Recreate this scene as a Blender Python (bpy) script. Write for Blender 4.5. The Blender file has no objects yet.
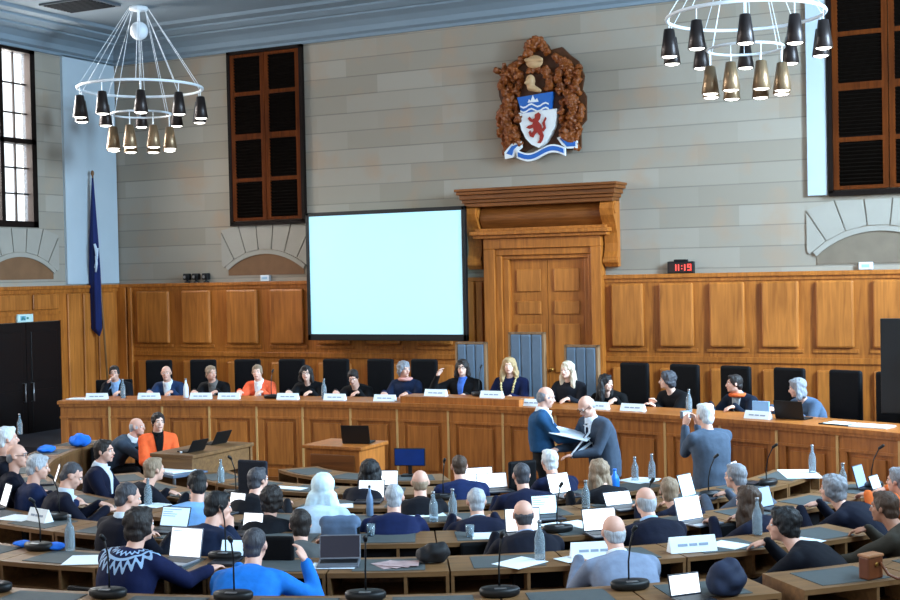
import bpy, bmesh, math, random
from mathutils import Vector, Matrix, noise
random.seed(7)
sc = bpy.context.scene
RCOL = sc.collection
class _Later:                                          # objects are linked together at the end
    def __init__(self): self.todo = []; self.objects = self
    def link(self, o): self.todo.append(o)
COL = _Later()
KIDS = {}
PI = math.pi
V = Vector
# ------------------------------------------------------------------ camera
F, CX, CY = 1300.0, 450.0, 300.0
CAM = V((7.44, -17.99, 2.9))
yaw = math.atan2(.4514, .8923); roll = .0205; pitch = math.atan(26 / F)
fh = V((-math.sin(yaw), math.cos(yaw), 0)); R0 = V((math.cos(yaw), math.sin(yaw), 0)); ZU = V((0, 0, 1))
FW = fh * math.cos(pitch) - ZU * math.sin(pitch); U0 = fh * math.sin(pitch) + ZU * math.cos(pitch)
RT = R0 * math.cos(roll) - U0 * math.sin(roll); UP = R0 * math.sin(roll) + U0 * math.cos(roll)
cam = bpy.data.objects.new('camera', bpy.data.cameras.new('camera')); COL.objects.link(cam)
cam.data.sensor_width = 36; cam.data.lens = F / 900 * 36; cam.data.clip_end = 200
cam.matrix_world = Matrix(((RT.x, UP.x, -FW.x, CAM.x), (RT.y, UP.y, -FW.y, CAM.y), (RT.z, UP.z, -FW.z, CAM.z), (0, 0, 0, 1)))
sc.camera = cam
def ray(px, py): return FW + RT * ((px - CX) / F) - UP * ((py - CY) / F)
def at_z(px, py, z): d = ray(px, py); return CAM + d * ((z - CAM.z) / d.z)
def at_y(px, py, y=0.0): d = ray(px, py); return CAM + d * ((y - CAM.y) / d.y)
def at_x(px, py, x): d = ray(px, py); return CAM + d * ((x - CAM.x) / d.x)
def at_d(px, py, D): return CAM + ray(px, py) * D
def march(px, py, f, t0=5, t1=24):
    d = ray(px, py); t = t0; s0 = f(CAM + d * t)
    while t < t1:
        t += .01
        s = f(CAM + d * t)
        if s0 * s <= 0: return CAM + d * t
        s0 = s
    return CAM + d * 12
O = V((.2, -4.5, 0))
def dais_y(x): return -3.28 - (x + .3) ** 2 / 28
XL = -8.27                                             # plane of the left wall
# ------------------------------------------------------------------ materials
def lin(c): c /= 255.0; return c / 12.92 if c <= .04045 else ((c + .055) / 1.055) ** 2.4
def rgb(r, g, b): return (lin(r), lin(g), lin(b), 1)
MC = {}
def mat(name, col, rough=.6, metal=0, var=.12, scale=6, stretch=(1, 1, 1), bump=0.0, emit=0, spec=.4, trans=0):
    if name in MC: return MC[name]
    m = bpy.data.materials.new(name); m.use_nodes = True; MC[name] = m
    nt = m.node_tree; b = nt.nodes['Principled BSDF']
    c = rgb(*col)
    b.inputs['Roughness'].default_value = rough; b.inputs['Metallic'].default_value = metal
    b.inputs['Specular IOR Level'].default_value = spec
    b.inputs['Base Color'].default_value = c
    if trans: b.inputs['Transmission Weight'].default_value = trans; b.inputs['IOR'].default_value = 1.2
    if emit:
        b.inputs['Emission Color'].default_value = c; b.inputs['Emission Strength'].default_value = emit
    if var or bump:
        tc = nt.nodes.new('ShaderNodeTexCoord'); mp = nt.nodes.new('ShaderNodeMapping'); nz = nt.nodes.new('ShaderNodeTexNoise')
        mp.inputs['Scale'].default_value = stretch; nz.inputs['Scale'].default_value = scale; nz.inputs['Detail'].default_value = 5
        nt.links.new(tc.outputs['Object'], mp.inputs[0]); nt.links.new(mp.outputs[0], nz.inputs[0])
        if var:
            mx = nt.nodes.new('ShaderNodeMix'); mx.data_type = 'RGBA'
            mx.inputs[6].default_value = tuple(v * (1 - var * 1.6) for v in c[:3]) + (1,)
            mx.inputs[7].default_value = tuple(min(1, v * (1 + var * 1.4)) for v in c[:3]) + (1,)
            nt.links.new(nz.outputs[0], mx.inputs[0]); nt.links.new(mx.outputs[2], b.inputs['Base Color'])
        if bump:
            bp = nt.nodes.new('ShaderNodeBump'); bp.inputs['Strength'].default_value = bump; bp.inputs['Distance'].default_value = .02
            nt.links.new(nz.outputs[0], bp.inputs['Height']); nt.links.new(bp.outputs[0], b.inputs['Normal'])
    return m
def wood(name, c1, c2, rough=.42, axis='z', scale=1.0):
    if name in MC: return MC[name]
    m = bpy.data.materials.new(name); m.use_nodes = True; MC[name] = m
    nt = m.node_tree; b = nt.nodes['Principled BSDF']; b.inputs['Roughness'].default_value = rough
    b.inputs['Specular IOR Level'].default_value = .35
    tc = nt.nodes.new('ShaderNodeTexCoord'); mp = nt.nodes.new('ShaderNodeMapping')
    mp.inputs['Scale'].default_value = {'z': (9, 9, .7), 'x': (.7, 9, 9)}[axis]
    nz = nt.nodes.new('ShaderNodeTexNoise'); nz.inputs['Scale'].default_value = 2.4 * scale; nz.inputs['Detail'].default_value = 6; nz.inputs['Distortion'].default_value = .8
    n2 = nt.nodes.new('ShaderNodeTexNoise'); n2.inputs['Scale'].default_value = .9
    ad = nt.nodes.new('ShaderNodeMath'); ad.operation = 'MULTIPLY_ADD'; ad.inputs[1].default_value = .45; 
    nt.links.new(tc.outputs['Object'], mp.inputs[0]); nt.links.new(mp.outputs[0], nz.inputs[0]); nt.links.new(tc.outputs['Object'], n2.inputs[0])
    nt.links.new(n2.outputs[0], ad.inputs[0]); 
    m2 = nt.nodes.new('ShaderNodeMath'); m2.operation = 'MULTIPLY'; m2.inputs[1].default_value = .6
    nt.links.new(nz.outputs[0], m2.inputs[0]); nt.links.new(m2.outputs[0], ad.inputs[2])
    cr = nt.nodes.new('ShaderNodeValToRGB'); cr.color_ramp.elements[0].position = .33; cr.color_ramp.elements[1].position = .72
    cr.color_ramp.elements[0].color = rgb(*c1); cr.color_ramp.elements[1].color = rgb(*c2)
    nt.links.new(ad.outputs[0], cr.inputs[0]); nt.links.new(cr.outputs[0], b.inputs['Base Color'])
    return m
def stone(name, base, pale, warm, axis):
    m = bpy.data.materials.new(name); m.use_nodes = True; MC[name] = m
    nt = m.node_tree; b = nt.nodes['Principled BSDF']; b.inputs['Roughness'].default_value = .85; b.inputs['Specular IOR Level'].default_value = .2
    L = nt.links.new; N = nt.nodes.new
    tc = N('ShaderNodeTexCoord'); sx = N('ShaderNodeSeparateXYZ'); L(tc.outputs['Object'], sx.inputs[0])
    cb = N('ShaderNodeCombineXYZ'); L(sx.outputs[axis], cb.inputs[0]); L(sx.outputs['Z'], cb.inputs[1])
    br = N('ShaderNodeTexBrick'); L(cb.outputs[0], br.inputs[0]); br.inputs['Scale'].default_value = 1; br.inputs['Mortar Size'].default_value = 0
    br.inputs['Brick Width'].default_value = 1.15; br.inputs['Row Height'].default_value = .29; br.inputs['Bias'].default_value = -.2
    br.inputs['Color1'].default_value = rgb(*base); br.inputs['Color2'].default_value = rgb(*pale); br.inputs['Mortar'].default_value = rgb(*base)
    nz = N('ShaderNodeTexNoise'); nz.inputs['Scale'].default_value = 1.6; nz.inputs['Detail'].default_value = 6; L(tc.outputs['Object'], nz.inputs[0])
    cr = N('ShaderNodeValToRGB'); cr.color_ramp.elements[0].position = .52; cr.color_ramp.elements[1].position = .68; L(nz.outputs[0], cr.inputs[0])
    mx = N('ShaderNodeMix'); mx.data_type = 'RGBA'; mx.inputs[7].default_value = rgb(*warm); L(br.outputs['Color'], mx.inputs[6])
    sc1 = N('ShaderNodeMath'); sc1.operation = 'MULTIPLY'; sc1.inputs[1].default_value = .55; L(cr.outputs[0], sc1.inputs[0]); L(sc1.outputs[0], mx.inputs[0])
    # horizontal joints
    dv = N('ShaderNodeMath'); dv.operation = 'DIVIDE'; dv.inputs[1].default_value = .29; L(sx.outputs['Z'], dv.inputs[0])
    fr = N('ShaderNodeMath'); fr.operation = 'FRACT'; L(dv.outputs[0], fr.inputs[0])
    lt = N('ShaderNodeMath'); lt.operation = 'LESS_THAN'; lt.inputs[1].default_value = .06; L(fr.outputs[0], lt.inputs[0])
    m2 = N('ShaderNodeMix'); m2.data_type = 'RGBA'; m2.inputs[7].default_value = rgb(*[int(v * .62) for v in base])
    s2 = N('ShaderNodeMath'); s2.operation = 'MULTIPLY'; s2.inputs[1].default_value = .34; L(lt.outputs[0], s2.inputs[0])
    L(s2.outputs[0], m2.inputs[0]); L(mx.outputs[2], m2.inputs[6]); L(m2.outputs[2], b.inputs['Base Color'])
    bp = N('ShaderNodeBump'); bp.invert = True; bp.inputs['Strength'].default_value = .5; bp.inputs['Distance'].default_value = .02
    L(lt.outputs[0], bp.inputs['Height']); L(bp.outputs[0], b.inputs['Normal'])
    return m
OAK = wood('oak_panelling', (124, 66, 18), (192, 114, 44))
OAKP = wood('oak_raised_panel', (132, 74, 24), (200, 122, 52), scale=.8)
OAKD = wood('oak_dark', (84, 44, 14), (138, 78, 30), axis='x')
DAISW = wood('oak_dais', (124, 68, 24), (190, 114, 50))
DESKW = wood('oak_desk', (86, 60, 36), (136, 98, 60), rough=.5, axis='x')
DESKD = wood('oak_desk_inner', (76, 48, 24), (120, 82, 46), rough=.55)
SHUT = wood('shutter_wood', (58, 23, 4), (100, 46, 10), rough=.75); SHUT.node_tree.nodes['Principled BSDF'].inputs['Specular IOR Level'].default_value = .08
LOUV = mat('louvre_dark', (11, 6, 3), .8, var=.2, spec=.05)
STONE_B = stone('stone_back', (146, 136, 122), (161, 152, 139), (164, 136, 112), 'X')
STONE_L = stone('stone_left', (148, 139, 126), (161, 153, 141), (162, 142, 120), 'Y')
STONE_T = mat('stone_trim', (156, 149, 138), .85, var=.06, scale=3)
DAYLIT = mat('daylit_strip', (174, 186, 194), .7, var=.04, scale=2)
CEIL = mat('ceiling_paint', (120, 134, 144), .85, var=.04, scale=1.2)
CARPET = mat('carpet', (66, 72, 84), .95, var=.25, scale=60, bump=.3)
BLOT = mat('blotter_grey', (70, 76, 77), .75, var=.12, scale=30)
BLACK = mat('black_plastic', (9, 10, 12), .5, var=0)
LEATHER = mat('black_leather', (7, 7, 10), .7, var=.2, scale=20, bump=.1, spec=.15)
BLUEL = mat('blue_grey_leather', (92, 110, 128), .5, var=.12, scale=8)
NAVYF = mat('navy_fabric', (14, 19, 32), .85, var=.25, scale=25, bump=.2)
STEEL = mat('steel', (150, 152, 156), .35, metal=.9, var=0)
WHITE = mat('white_card', (225, 234, 240), .6, var=.03)
INK = mat('grey_ink', (140, 155, 175), .7, var=0)
PAPER = mat('paper', (222, 232, 240), .7, var=.03, scale=9)
GLASS = mat('bottle_glass', (196, 214, 224), .06, var=0, trans=.75, spec=.6)
WATER = mat('white_plastic', (214, 224, 232), .4, var=0)
SCREEN = mat('screen_white', (250, 252, 255), .4, var=0, emit=.7)
SCRB = mat('screen_blue_white', (205, 232, 250), .4, var=0, emit=.5)
SCRG = mat('screen_grey_blue', (150, 172, 204), .4, var=0, emit=.35)
LAPG = mat('laptop_shell_dark', (30, 33, 42), .4, var=0)
LAPS = mat('laptop_shell_silver', (120, 126, 136), .35, metal=.5, var=0)
BRASS = mat('brass', (150, 110, 50), .35, metal=.8, var=.1)
# ------------------------------------------------------------------ mesh helpers
def newbm(): return bmesh.new()
def box(bm, x0, x1, y0, y1, z0, z1, bev=0):
    r = bmesh.ops.create_cube(bm, size=1)
    for v in r['verts']: v.co = V((x0 + (v.co.x + .5) * (x1 - x0), y0 + (v.co.y + .5) * (y1 - y0), z0 + (v.co.z + .5) * (z1 - z0)))
    if bev:
        es = list({e for v in r['verts'] for e in v.link_edges})
        bmesh.ops.bevel(bm, geom=es, offset=bev, segments=2, profile=.5, affect='EDGES')
    return bm
def frame_of(d):
    d = d.normalized(); a = V((0, 0, 1)) if abs(d.z) < .95 else V((1, 0, 0))
    x = d.cross(a).normalized(); return x, x.cross(d).normalized() * -1
def rings(bm, rs, cap=True):
    vs = [[bm.verts.new(p) for p in r] for r in rs]; n = len(vs[0])
    for a, b in zip(vs, vs[1:]):
        for i in range(n): bm.faces.new((a[i], a[(i + 1) % n], b[(i + 1) % n], b[i]))
    if cap:
        bm.faces.new(list(reversed(vs[0]))); bm.faces.new(vs[-1])
    return vs
def cyl(bm, p, q, r0, r1=None, n=10):
    p, q = V(p), V(q); r1 = r0 if r1 is None else r1; d = q - p; x, y = frame_of(d)
    rings(bm, [[c + x * (r * math.cos(2 * PI * i / n)) + y * (r * math.sin(2 * PI * i / n)) for i in range(n)] for c, r in ((p, r0), (q, r1))])
def tube(bm, pts, r, n=8):
    pts = [V(p) for p in pts]; rs = []
    for i, p in enumerate(pts):
        d = pts[min(i + 1, len(pts) - 1)] - pts[max(i - 1, 0)]; x, y = frame_of(d)
        rr = r[i] if isinstance(r, (list, tuple)) else r
        rs.append([p + x * (rr * math.cos(2 * PI * k / n)) + y * (rr * math.sin(2 * PI * k / n)) for k in range(n)])
    rings(bm, rs)
def torus(bm, c, R, r, n=48, m=8, ax='z'):
    c = V(c); vs = []
    for i in range(n):
        a = 2 * PI * i / n; row = []
        for j in range(m):
            b = 2 * PI * j / m; row.append(bm.verts.new(c + V(((R + r * math.cos(b)) * math.cos(a), (R + r * math.cos(b)) * math.sin(a), r * math.sin(b)))))
        vs.append(row)
    for i in range(n):
        for j in range(m): bm.faces.new((vs[i][j], vs[(i + 1) % n][j], vs[(i + 1) % n][(j + 1) % m], vs[i][(j + 1) % m]))
def lathe(bm, prof, c=(0, 0, 0), n=16):
    c = V(c); rings(bm, [[c + V((r * math.cos(2 * PI * i / n), r * math.sin(2 * PI * i / n), z)) for i in range(n)] for r, z in prof])
def ell(bm, c, r, rot=None, n=14, m=9):
    c = V(c); rot = rot or Matrix.Identity(3)
    rs = []
    for j in range(m):
        t = -PI / 2 + PI * (j + .5) / m
        rs.append([c + rot @ V((r[0] * math.cos(t) * math.cos(2 * PI * i / n), r[1] * math.cos(t) * math.sin(2 * PI * i / n), r[2] * math.sin(t))) for i in range(n)])
    rings(bm, rs)
def caps(bm, p, q, r0, r1, n=12):
    p, q = V(p), V(q); d = q - p
    if d.length < 1e-5: d = V((0, 0, .001))
    u = d.normalized(); x, y = frame_of(d); rs = []
    for k in range(4):
        t = PI / 2 * (1 - k / 4.0) * .96
        rs.append((p - u * (r0 * math.sin(t)), r0 * math.cos(t)))
    rs += [(p, r0), (q, r1)]
    for k in range(1, 5):
        t = PI / 2 * (k / 4.0) * .96
        rs.append((q + u * (r1 * math.sin(t)), r1 * math.cos(t)))
    rings(bm, [[c + x * (r * math.cos(2 * PI * i / n)) + y * (r * math.sin(2 * PI * i / n)) for i in range(n)] for c, r in rs])
def prism(bm, pts, y0, y1):                           # polygon in X,Z extruded along Y
    a = [bm.verts.new((x, y0, z)) for x, z in pts]; b = [bm.verts.new((x, y1, z)) for x, z in pts]
    n = len(pts); bm.faces.new(a); bm.faces.new(list(reversed(b)))
    for i in range(n): bm.faces.new((a[i], b[i], b[(i + 1) % n], a[(i + 1) % n]))
def prism_z(bm, pts, z0, z1):                         # polygon in X,Y extruded along Z
    a = [bm.verts.new((x, y, z0)) for x, y in pts]; b = [bm.verts.new((x, y, z1)) for x, y in pts]
    n = len(pts); bm.faces.new(list(reversed(a))); bm.faces.new(b)
    for i in range(n): bm.faces.new((a[i], a[(i + 1) % n], b[(i + 1) % n], b[i]))
def arcbox(bm, c, r0, r1, a0, a1, z0, z1, n=4):       # angles in degrees; a=0 points to -Y
    pts = []
    for i in range(n + 1):
        t = math.radians(a0 + (a1 - a0) * i / n); pts.append((c[0] + r1 * math.sin(t), c[1] - r1 * math.cos(t)))
    for i in range(n, -1, -1):
        t = math.radians(a0 + (a1 - a0) * i / n); pts.append((c[0] + r0 * math.sin(t), c[1] - r0 * math.cos(t)))
    prism_z(bm, pts, z0, z1)
def finish(bm):
    bmesh.ops.recalc_face_normals(bm, faces=bm.faces[:])
def to_mesh(name, bm, m, smooth=False):
    finish(bm); me = bpy.data.meshes.new(name); bm.to_mesh(me); bm.free()
    if m: me.materials.append(m)
    if smooth: me.polygons.foreach_set('use_smooth', [True] * len(me.polygons))
    return me
def obj(name, bm, m, parent=None, smooth=False, label=None):
    o = bpy.data.objects.new(name, to_mesh(name, bm, m, smooth)); COL.objects.link(o)
    if parent: o.parent = parent; KIDS.setdefault(parent.name, []).append(o)
    if label: o['label'] = label
    return o
def props(o, label, cat, group=None, kind=None):
    if label: o['label'] = label
    if cat: o['category'] = cat
    if group: o['group'] = group
    if kind: o['kind'] = kind
    return o
def thing(name, label, cat, loc=(0, 0, 0), rz=0, group=None, kind=None):
    o = bpy.data.objects.new(name, None); COL.objects.link(o); o.location = loc; o.rotation_euler = (0, 0, rz)
    o.empty_display_size = .1
    return props(o, label, cat, group, kind)
def struct(name, bm, m, parent=None, smooth=False):
    o = obj(name, bm, m, parent, smooth)
    if not parent: o['kind'] = 'structure'
    return o
def dup(root, loc, rz, label=None, group=None):
    def cp(o, par):
        c = o.copy(); COL.objects.link(c); c.parent = par
        for ch in KIDS.get(o.name, []): cp(ch, c)
        return c
    r = cp(root, None); r.location = loc; r.rotation_euler = (0, 0, rz)
    if label: r['label'] = label
    if group: r['group'] = group
    return r
def single(name, bm, m, label, cat, loc=(0, 0, 0), rz=0, group=None, smooth=False):
    o = obj(name, bm, m, None, smooth); o.location = loc; o.rotation_euler = (0, 0, rz)
    return props(o, label, cat, group)
# remeshing of overlapping solids into one continuous surface
DUM = bpy.data.meshes.new('tmp'); TMP = bpy.data.objects.new('tmp', DUM); RCOL.objects.link(TMP)
def fuse(bm, voxel, smooth=3, fac=.5):
    finish(bm); me = bpy.data.meshes.new('t'); bm.to_mesh(me); bm.free()
    TMP.data = me; TMP.modifiers.clear()
    r = TMP.modifiers.new('r', 'REMESH'); r.mode = 'VOXEL'; r.voxel_size = voxel; r.use_smooth_shade = True
    if smooth: s = TMP.modifiers.new('s', 'SMOOTH'); s.iterations = smooth; s.factor = fac
    dg = bpy.context.evaluated_depsgraph_get(); dg.update()
    out = bpy.data.meshes.new_from_object(TMP.evaluated_get(dg))
    TMP.modifiers.clear(); TMP.data = DUM; bpy.data.meshes.remove(me)
    return out
def mesh_obj(name, me, m, parent=None, label=None):
    me.name = name; me.materials.clear(); me.materials.append(m)
    me.polygons.foreach_set('use_smooth', [True] * len(me.polygons))
    o = bpy.data.objects.new(name, me); COL.objects.link(o)
    if parent: o.parent = parent; KIDS.setdefault(parent.name, []).append(o)
    if label: o['label'] = label
    return o
# ------------------------------------------------------------------ people
from mathutils.bvhtree import BVHTree
SKIN = {'pale': mat('skin_pale', (224, 182, 162), .55, var=.05, scale=14), 'pink': mat('skin_pink', (212, 164, 144), .55, var=.05, scale=14),
        'tan': mat('skin_tan', (164, 116, 92), .55, var=.05, scale=14)}
HAIRC = {'black': (16, 15, 18), 'dark': (34, 27, 25), 'brown': (66, 48, 36), 'grey': (128, 130, 136), 'white': (206, 210, 214), 'blond': (176, 146, 104),
         'silver': (168, 172, 178), 'paleblond': (206, 190, 166), 'darkgrey': (62, 62, 68), 'hijab': (206, 228, 242), 'sandy': (140, 118, 96)}
def hairmat(k): return mat('hair_' + k, HAIRC[k], .6 if k != 'hijab' else .85, var=.3, scale=30, stretch=(3, 3, .5), bump=.5)
def cloth(c):
    if max(c) < 150: k = .48 + .52 * (max(c) / 150) ** 1.5; c = tuple(int(v * k) for v in c)
    return mat('cloth_%d_%d_%d' % c, c, .85, var=.16, scale=22, bump=.15, spec=.2)
EYEW = mat('eye_white', (226, 226, 222), .3, var=0); IRIS = mat('iris', (40, 30, 24), .3, var=0)
LIPS = mat('lips', (150, 82, 76), .5, var=0); SHOE = mat('shoe_leather', (16, 14, 14), .4, var=0); FRAME = mat('spectacle_frame', (24, 24, 28), .35, var=0)
def ik(S, W, l1, l2, pole):
    d = W - S; L = d.length; mx = (l1 + l2) * .985
    if L > mx: W = S + d * (mx / L); d = W - S; L = mx
    a = (l1 * l1 - l2 * l2 + L * L) / (2 * L); h = math.sqrt(max(0, l1 * l1 - a * a)); u = d / L
    p = pole - u * pole.dot(u); p = p.normalized() if p.length > 1e-4 else V((1, 0, 0))
    return S + u * a + p * h, W
def loft(bm, secs, n=18, e=2.4):
    rs = []
    for c, x, y, a, b in secs:
        r = []
        for i in range(n):
            t = 2 * PI * i / n; ct, st = math.cos(t), math.sin(t)
            r.append(c + x * (a * math.copysign(abs(ct) ** (2 / e), ct)) + y * (b * math.copysign(abs(st) ** (2 / e), st)))
        rs.append(r)
    rings(bm, rs)
def hand(bm, W, d, pn, inner, curl=.5):
    d = d.normalized(); side = d.cross(pn)
    if side.length < .05: side = V((1, 0, 0))
    side.normalize(); pn = side.cross(d).normalized() if side.cross(d).dot(pn) > 0 else -side.cross(d).normalized()
    if side.dot(inner) < 0: side = -side
    ell(bm, W + d * .042, (.040, .052, .018), Matrix((side, d, pn)).transposed())
    for i, (ln, rr) in enumerate(((.070, .0105), (.078, .0108), (.072, .0105), (.056, .0096))):
        b = W + d * .072 + side * (.029 - .0195 * i); sp = side * (.05 * (1.5 - i))
        d1 = (d * math.cos(curl * .5) + pn * math.sin(curl * .5) + sp * .6).normalized(); d2 = (d * math.cos(curl * 1.7) + pn * math.sin(curl * 1.7) + sp * .4).normalized()
        m = b + d1 * (ln * .62); caps(bm, b, m, rr, rr * .95, 8); caps(bm, m, m + d2 * (ln * .5), rr * .95, rr * .82, 8)
    t0 = W + d * .018 + side * .026; t1 = t0 + d * .034 + side * .026 + pn * .008; t2 = t1 + d * .03 + side * .002 + pn * .01
    caps(bm, t0, t1, .0135, .0115, 8); caps(bm, t1, t2, .0115, .0095, 8)
def noisy(me, amp, sc_, zst=1.0):
    out = []
    for v, nv in zip(me.vertices, me.vertex_normals):
        p = v.co; q = p + nv.vector * (amp * noise.noise(V((p.x * sc_, p.y * sc_, p.z * sc_ * zst)))); out += (q.x, q.y, q.z)
    me.vertices.foreach_set('co', out); me.update()
def person(P, rz, floor, label, seated=True, group=None, hyaw=0, hpitch=0, hair='short', hc='dark', skin='pink', top=(24, 34, 70), topname='jacket',
           shirt=None, tie=None, trousers=(20, 22, 30), hl='desk', hr='desk', desk=.78, wide=1.0, glasses=False, face=False, chain=False, scarf=None, lanyard=None,
           lean=None, roll_=0, hs=.95, poledown=False, patt=None, topmat=None, tophem=.0):
    hyaw = math.radians(hyaw); hpitch = math.radians(hpitch)
    top_z = P.z - floor; wide *= .95
    L = .775
    if seated:
        hz = .47; dz = top_z - hz
        ln = math.sqrt(max(L * L - dz * dz, .0016)) if lean is None else lean
        ln = min(ln, .52)
    else:
        hz = top_z * .53 if lean is None else (top_z + lean * .35) * .53; ln = .03 if lean is None else lean
    fwd = V((-math.sin(rz), math.cos(rz), 0))
    base = V((P.x, P.y, 0)) - fwd * ln; base.z = floor
    T = V((0, ln, top_z))
    Rh = Matrix.Rotation(hyaw, 3, 'Z') @ Matrix.Rotation(-hpitch, 3, 'X') @ Matrix.Rotation(roll_, 3, 'Y')
    C = T - V((0, 0, .113 * hs)); Rh = Rh * hs
    N = C + V((0, -.045, -.150)) + V((0, -.03 * min(1, ln / .3), 0))
    p0 = V((0, 0, hz - .02)); bulge = -.05 - .10 * ln
    ctrl = (p0 + N) / 2 + V((0, bulge, .05))
    def sp(u): return p0 * (1 - u) ** 2 + ctrl * (2 * u * (1 - u)) + N * u * u
    def tg(u): return ((ctrl - p0) * (2 * (1 - u)) + (N - ctrl) * (2 * u)).normalized()
    X = V((1, 0, 0))
    def fr(u): t = tg(u); return X, V((0, t.z, -t.y)).normalized()
    PR = [(-.06, .145, .105), (.0, .168, .12), (.2, .160, .118), (.4, .158, .115), (.6, .176, .120), (.78, .186, .112), (.88, .170, .095), (.95, .105, .075), (1.0, .066, .062)]
    def torso(bm, inf, lo=-1):
        secs = []
        for u, a, b in PR:
            if u < lo: continue
            x, y = fr(max(0, u)); c = sp(u) if u >= 0 else p0 + V((0, 0, u))
            k = inf if u < .93 else inf * .55
            secs.append((c, x, y, a * wide + k, b * (.6 + .4 * wide) + k))
        loft(bm, secs)
    S = {}; E = {}; W = {}; D = {}
    us = .86; sx, sy = fr(us); sc0 = sp(us)
    for sgn, key, tgt in ((-1, 'l', hl), (1, 'r', hr)):
        Sh = sc0 + X * (sgn * .178 * wide) - tg(us) * .0
        if tgt == 'desk':
            Wt = V((sgn * .17, sc0.y + .36, desk + .055)); 
        elif tgt == 'lap':
            Wt = V((sgn * .1, .26, hz + .14))
        elif tgt == 'side':
            Wt = V((sgn * .25, .04, hz - .10))
        elif tgt == 'chin':
            Wt = C + Rh @ V((sgn * .045, .115, -.19))
        elif tgt == 'cheek':
            Wt = C + Rh @ V((sgn * .10, .07, -.15))
        elif tgt == 'up':
            Wt = C + V((sgn * .24, .10, -.08))
        else:
            Wt = C + V(tgt)
        pole = V((sgn * .42, -.3, -.9))
        if tgt == 'side': pole = V((sgn * .3, -1, 0))
        if poledown: pole = V((sgn * .12, -.05, -1))
        e, w = ik(Sh, Wt, .285, .255, pole)
        S[key], E[key], W[key] = Sh, e, w
        if tgt in ('chin', 'cheek'): D[key] = (C + Rh @ V((sgn * .02, .08, -.05)) - w).normalized()
        elif tgt == 'up': D[key] = V((0, .1, 1))
        elif tgt == 'desk': D[key] = V((-sgn * .35, 1, -.12)).normalized()
        else: D[key] = (w - e).normalized()
    A = {}
    for sgn, key in ((-1, 'l'), (1, 'r')):
        hp = V((sgn * .088 * wide, 0, hz - .01))
        if seated: kn = V((sgn * .12, .40, hz + .03)); an = V((sgn * .12, .36, .09)); toe = an + V((0, .15, -.045))
        else: kn = V((sgn * .095, .02 + ln * .15, hz * .52)); an = V((sgn * .10, -.02, .09)); toe = an + V((0, .15, -.045))
        A[key] = (hp, kn, an, toe)
    bm = newbm()
    torso(bm, -.012)
    caps(bm, N - tg(1) * .03, C + Rh @ V((0, -.02, -.055)), .056, .054)
    def hp_(c): return C + Rh @ V(c)
    ell(bm, hp_((0, -.012, .03)), (.074, .092, .083), Rh, 18, 12); ell(bm, hp_((0, .02, -.03)), (.061, .066, .085), Rh, 18, 12)
    ell(bm, hp_((0, .034, -.070)), (.047, .05, .042), Rh); ell(bm, hp_((0, .072, -.094)), (.020, .017, .017), Rh)
    caps(bm, hp_((0, .086, .008)), hp_((0, .104, -.026)), .009, .0145, 8); caps(bm, hp_((-.034, .077, .024)), hp_((.034, .077, .024)), .012, .012, 8)
    for s in (-1, 1):
        ell(bm, hp_((s * .034, .058, -.027)), (.024, .024, .022), Rh); ell(bm, hp_((s * .078, -.006, -.004)), (.011, .019, .032), Rh)
    caps(bm, hp_((-.018, .083, -.060)), hp_((.018, .083, -.060)), .0095, .0095, 8)
    for sgn, k in ((-1, 'l'), (1, 'r')):
        caps(bm, S[k], E[k], .05, .041); caps(bm, E[k], W[k], .041, .029); 
        pn = V((0, 0, -1)) if abs(D[k].z) < .8 else V((-sgn, .2, 0))
        hand(bm, W[k] - D[k] * .01, D[k], pn, V((-sgn, 0, .3)))
        hp, kn, an, toe = A[k]
        caps(bm, hp, kn, .078, .052); caps(bm, kn, an, .052, .036); caps(bm, an, toe, .035, .026)
    me = fuse(bm, .0105, 2)
    b = mesh_obj('person', me, SKIN[skin]); b.location = base; b.rotation_euler = (0, 0, rz); props(b, label, 'person', group)
    # clothes
    bm = newbm(); torso(bm, .020, -.02 if seated else -1 if tophem else .15)
    if tophem: loft(bm, [(p0 + V((0, 0, -.16)), X, V((0, 1, 0)), .185 * wide, .135), (p0, X, V((0, 1, 0)), .182 * wide, .135), (p0 + V((0, 0, .1)), X, V((0, 1, 0)), .175 * wide, .13)])
    for k in 'lr':
        caps(bm, S[k], E[k], .070, .057); caps(bm, E[k], W[k] - D[k] * .015, .057, .041)
        caps(bm, sp(.9) + (S[k] - sp(.86)) * .35, S[k], .075, .068)
    tm = fuse(bm, .0135, 4); noisy(tm, .008, 9)
    to = mesh_obj(topname, tm, topmat or cloth(top), b)
    bm = newbm()
    ell(bm, V((0, 0, hz - .03)), (.18 * wide, .14, .12))
    if not seated: ell(bm, V((0, 0, hz + .08)), (.178 * wide, .135, .16))
    for k in 'lr':
        hp, kn, an, toe = A[k]; caps(bm, hp, kn, .096, .068); caps(bm, kn, an, .068, .055)
    mesh_obj('trousers', fuse(bm, .02, 3), cloth(trousers), b)
    for k in 'lr':
        hp, kn, an, toe = A[k]; bm = newbm(); caps(bm, an + V((0, -.03, -.04)), toe + V((0, 0, 0)), .047, .038); obj('shoe', bm, SHOE, b, True)
    # collar, shirt front, tie
    tree = None
    def strip(w0, w1, s0, s1, off, name, c, nm=None):
        nonlocal tree
        if tree is None: tree = BVHTree.FromPolygons([v.co for v in tm.vertices], [p.vertices for p in tm.polygons])
        g = newbm(); rows = []
        for i in range(9):
            f = i / 8; s = s0 + (s1 - s0) * f; w = w0 + (w1 - w0) * f
            c0 = N - tg(.9) * s; y = fr(.85)[1]; r = []
            for j in range(7):
                o_ = c0 + X * (w * (j - 3) / 3) + y * .5
                h = tree.ray_cast(o_, -y)
                q = h[0] if h[0] is not None else o_ - y * .4
                r.append(g.verts.new(q + y * off))
            rows.append(r)
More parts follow.
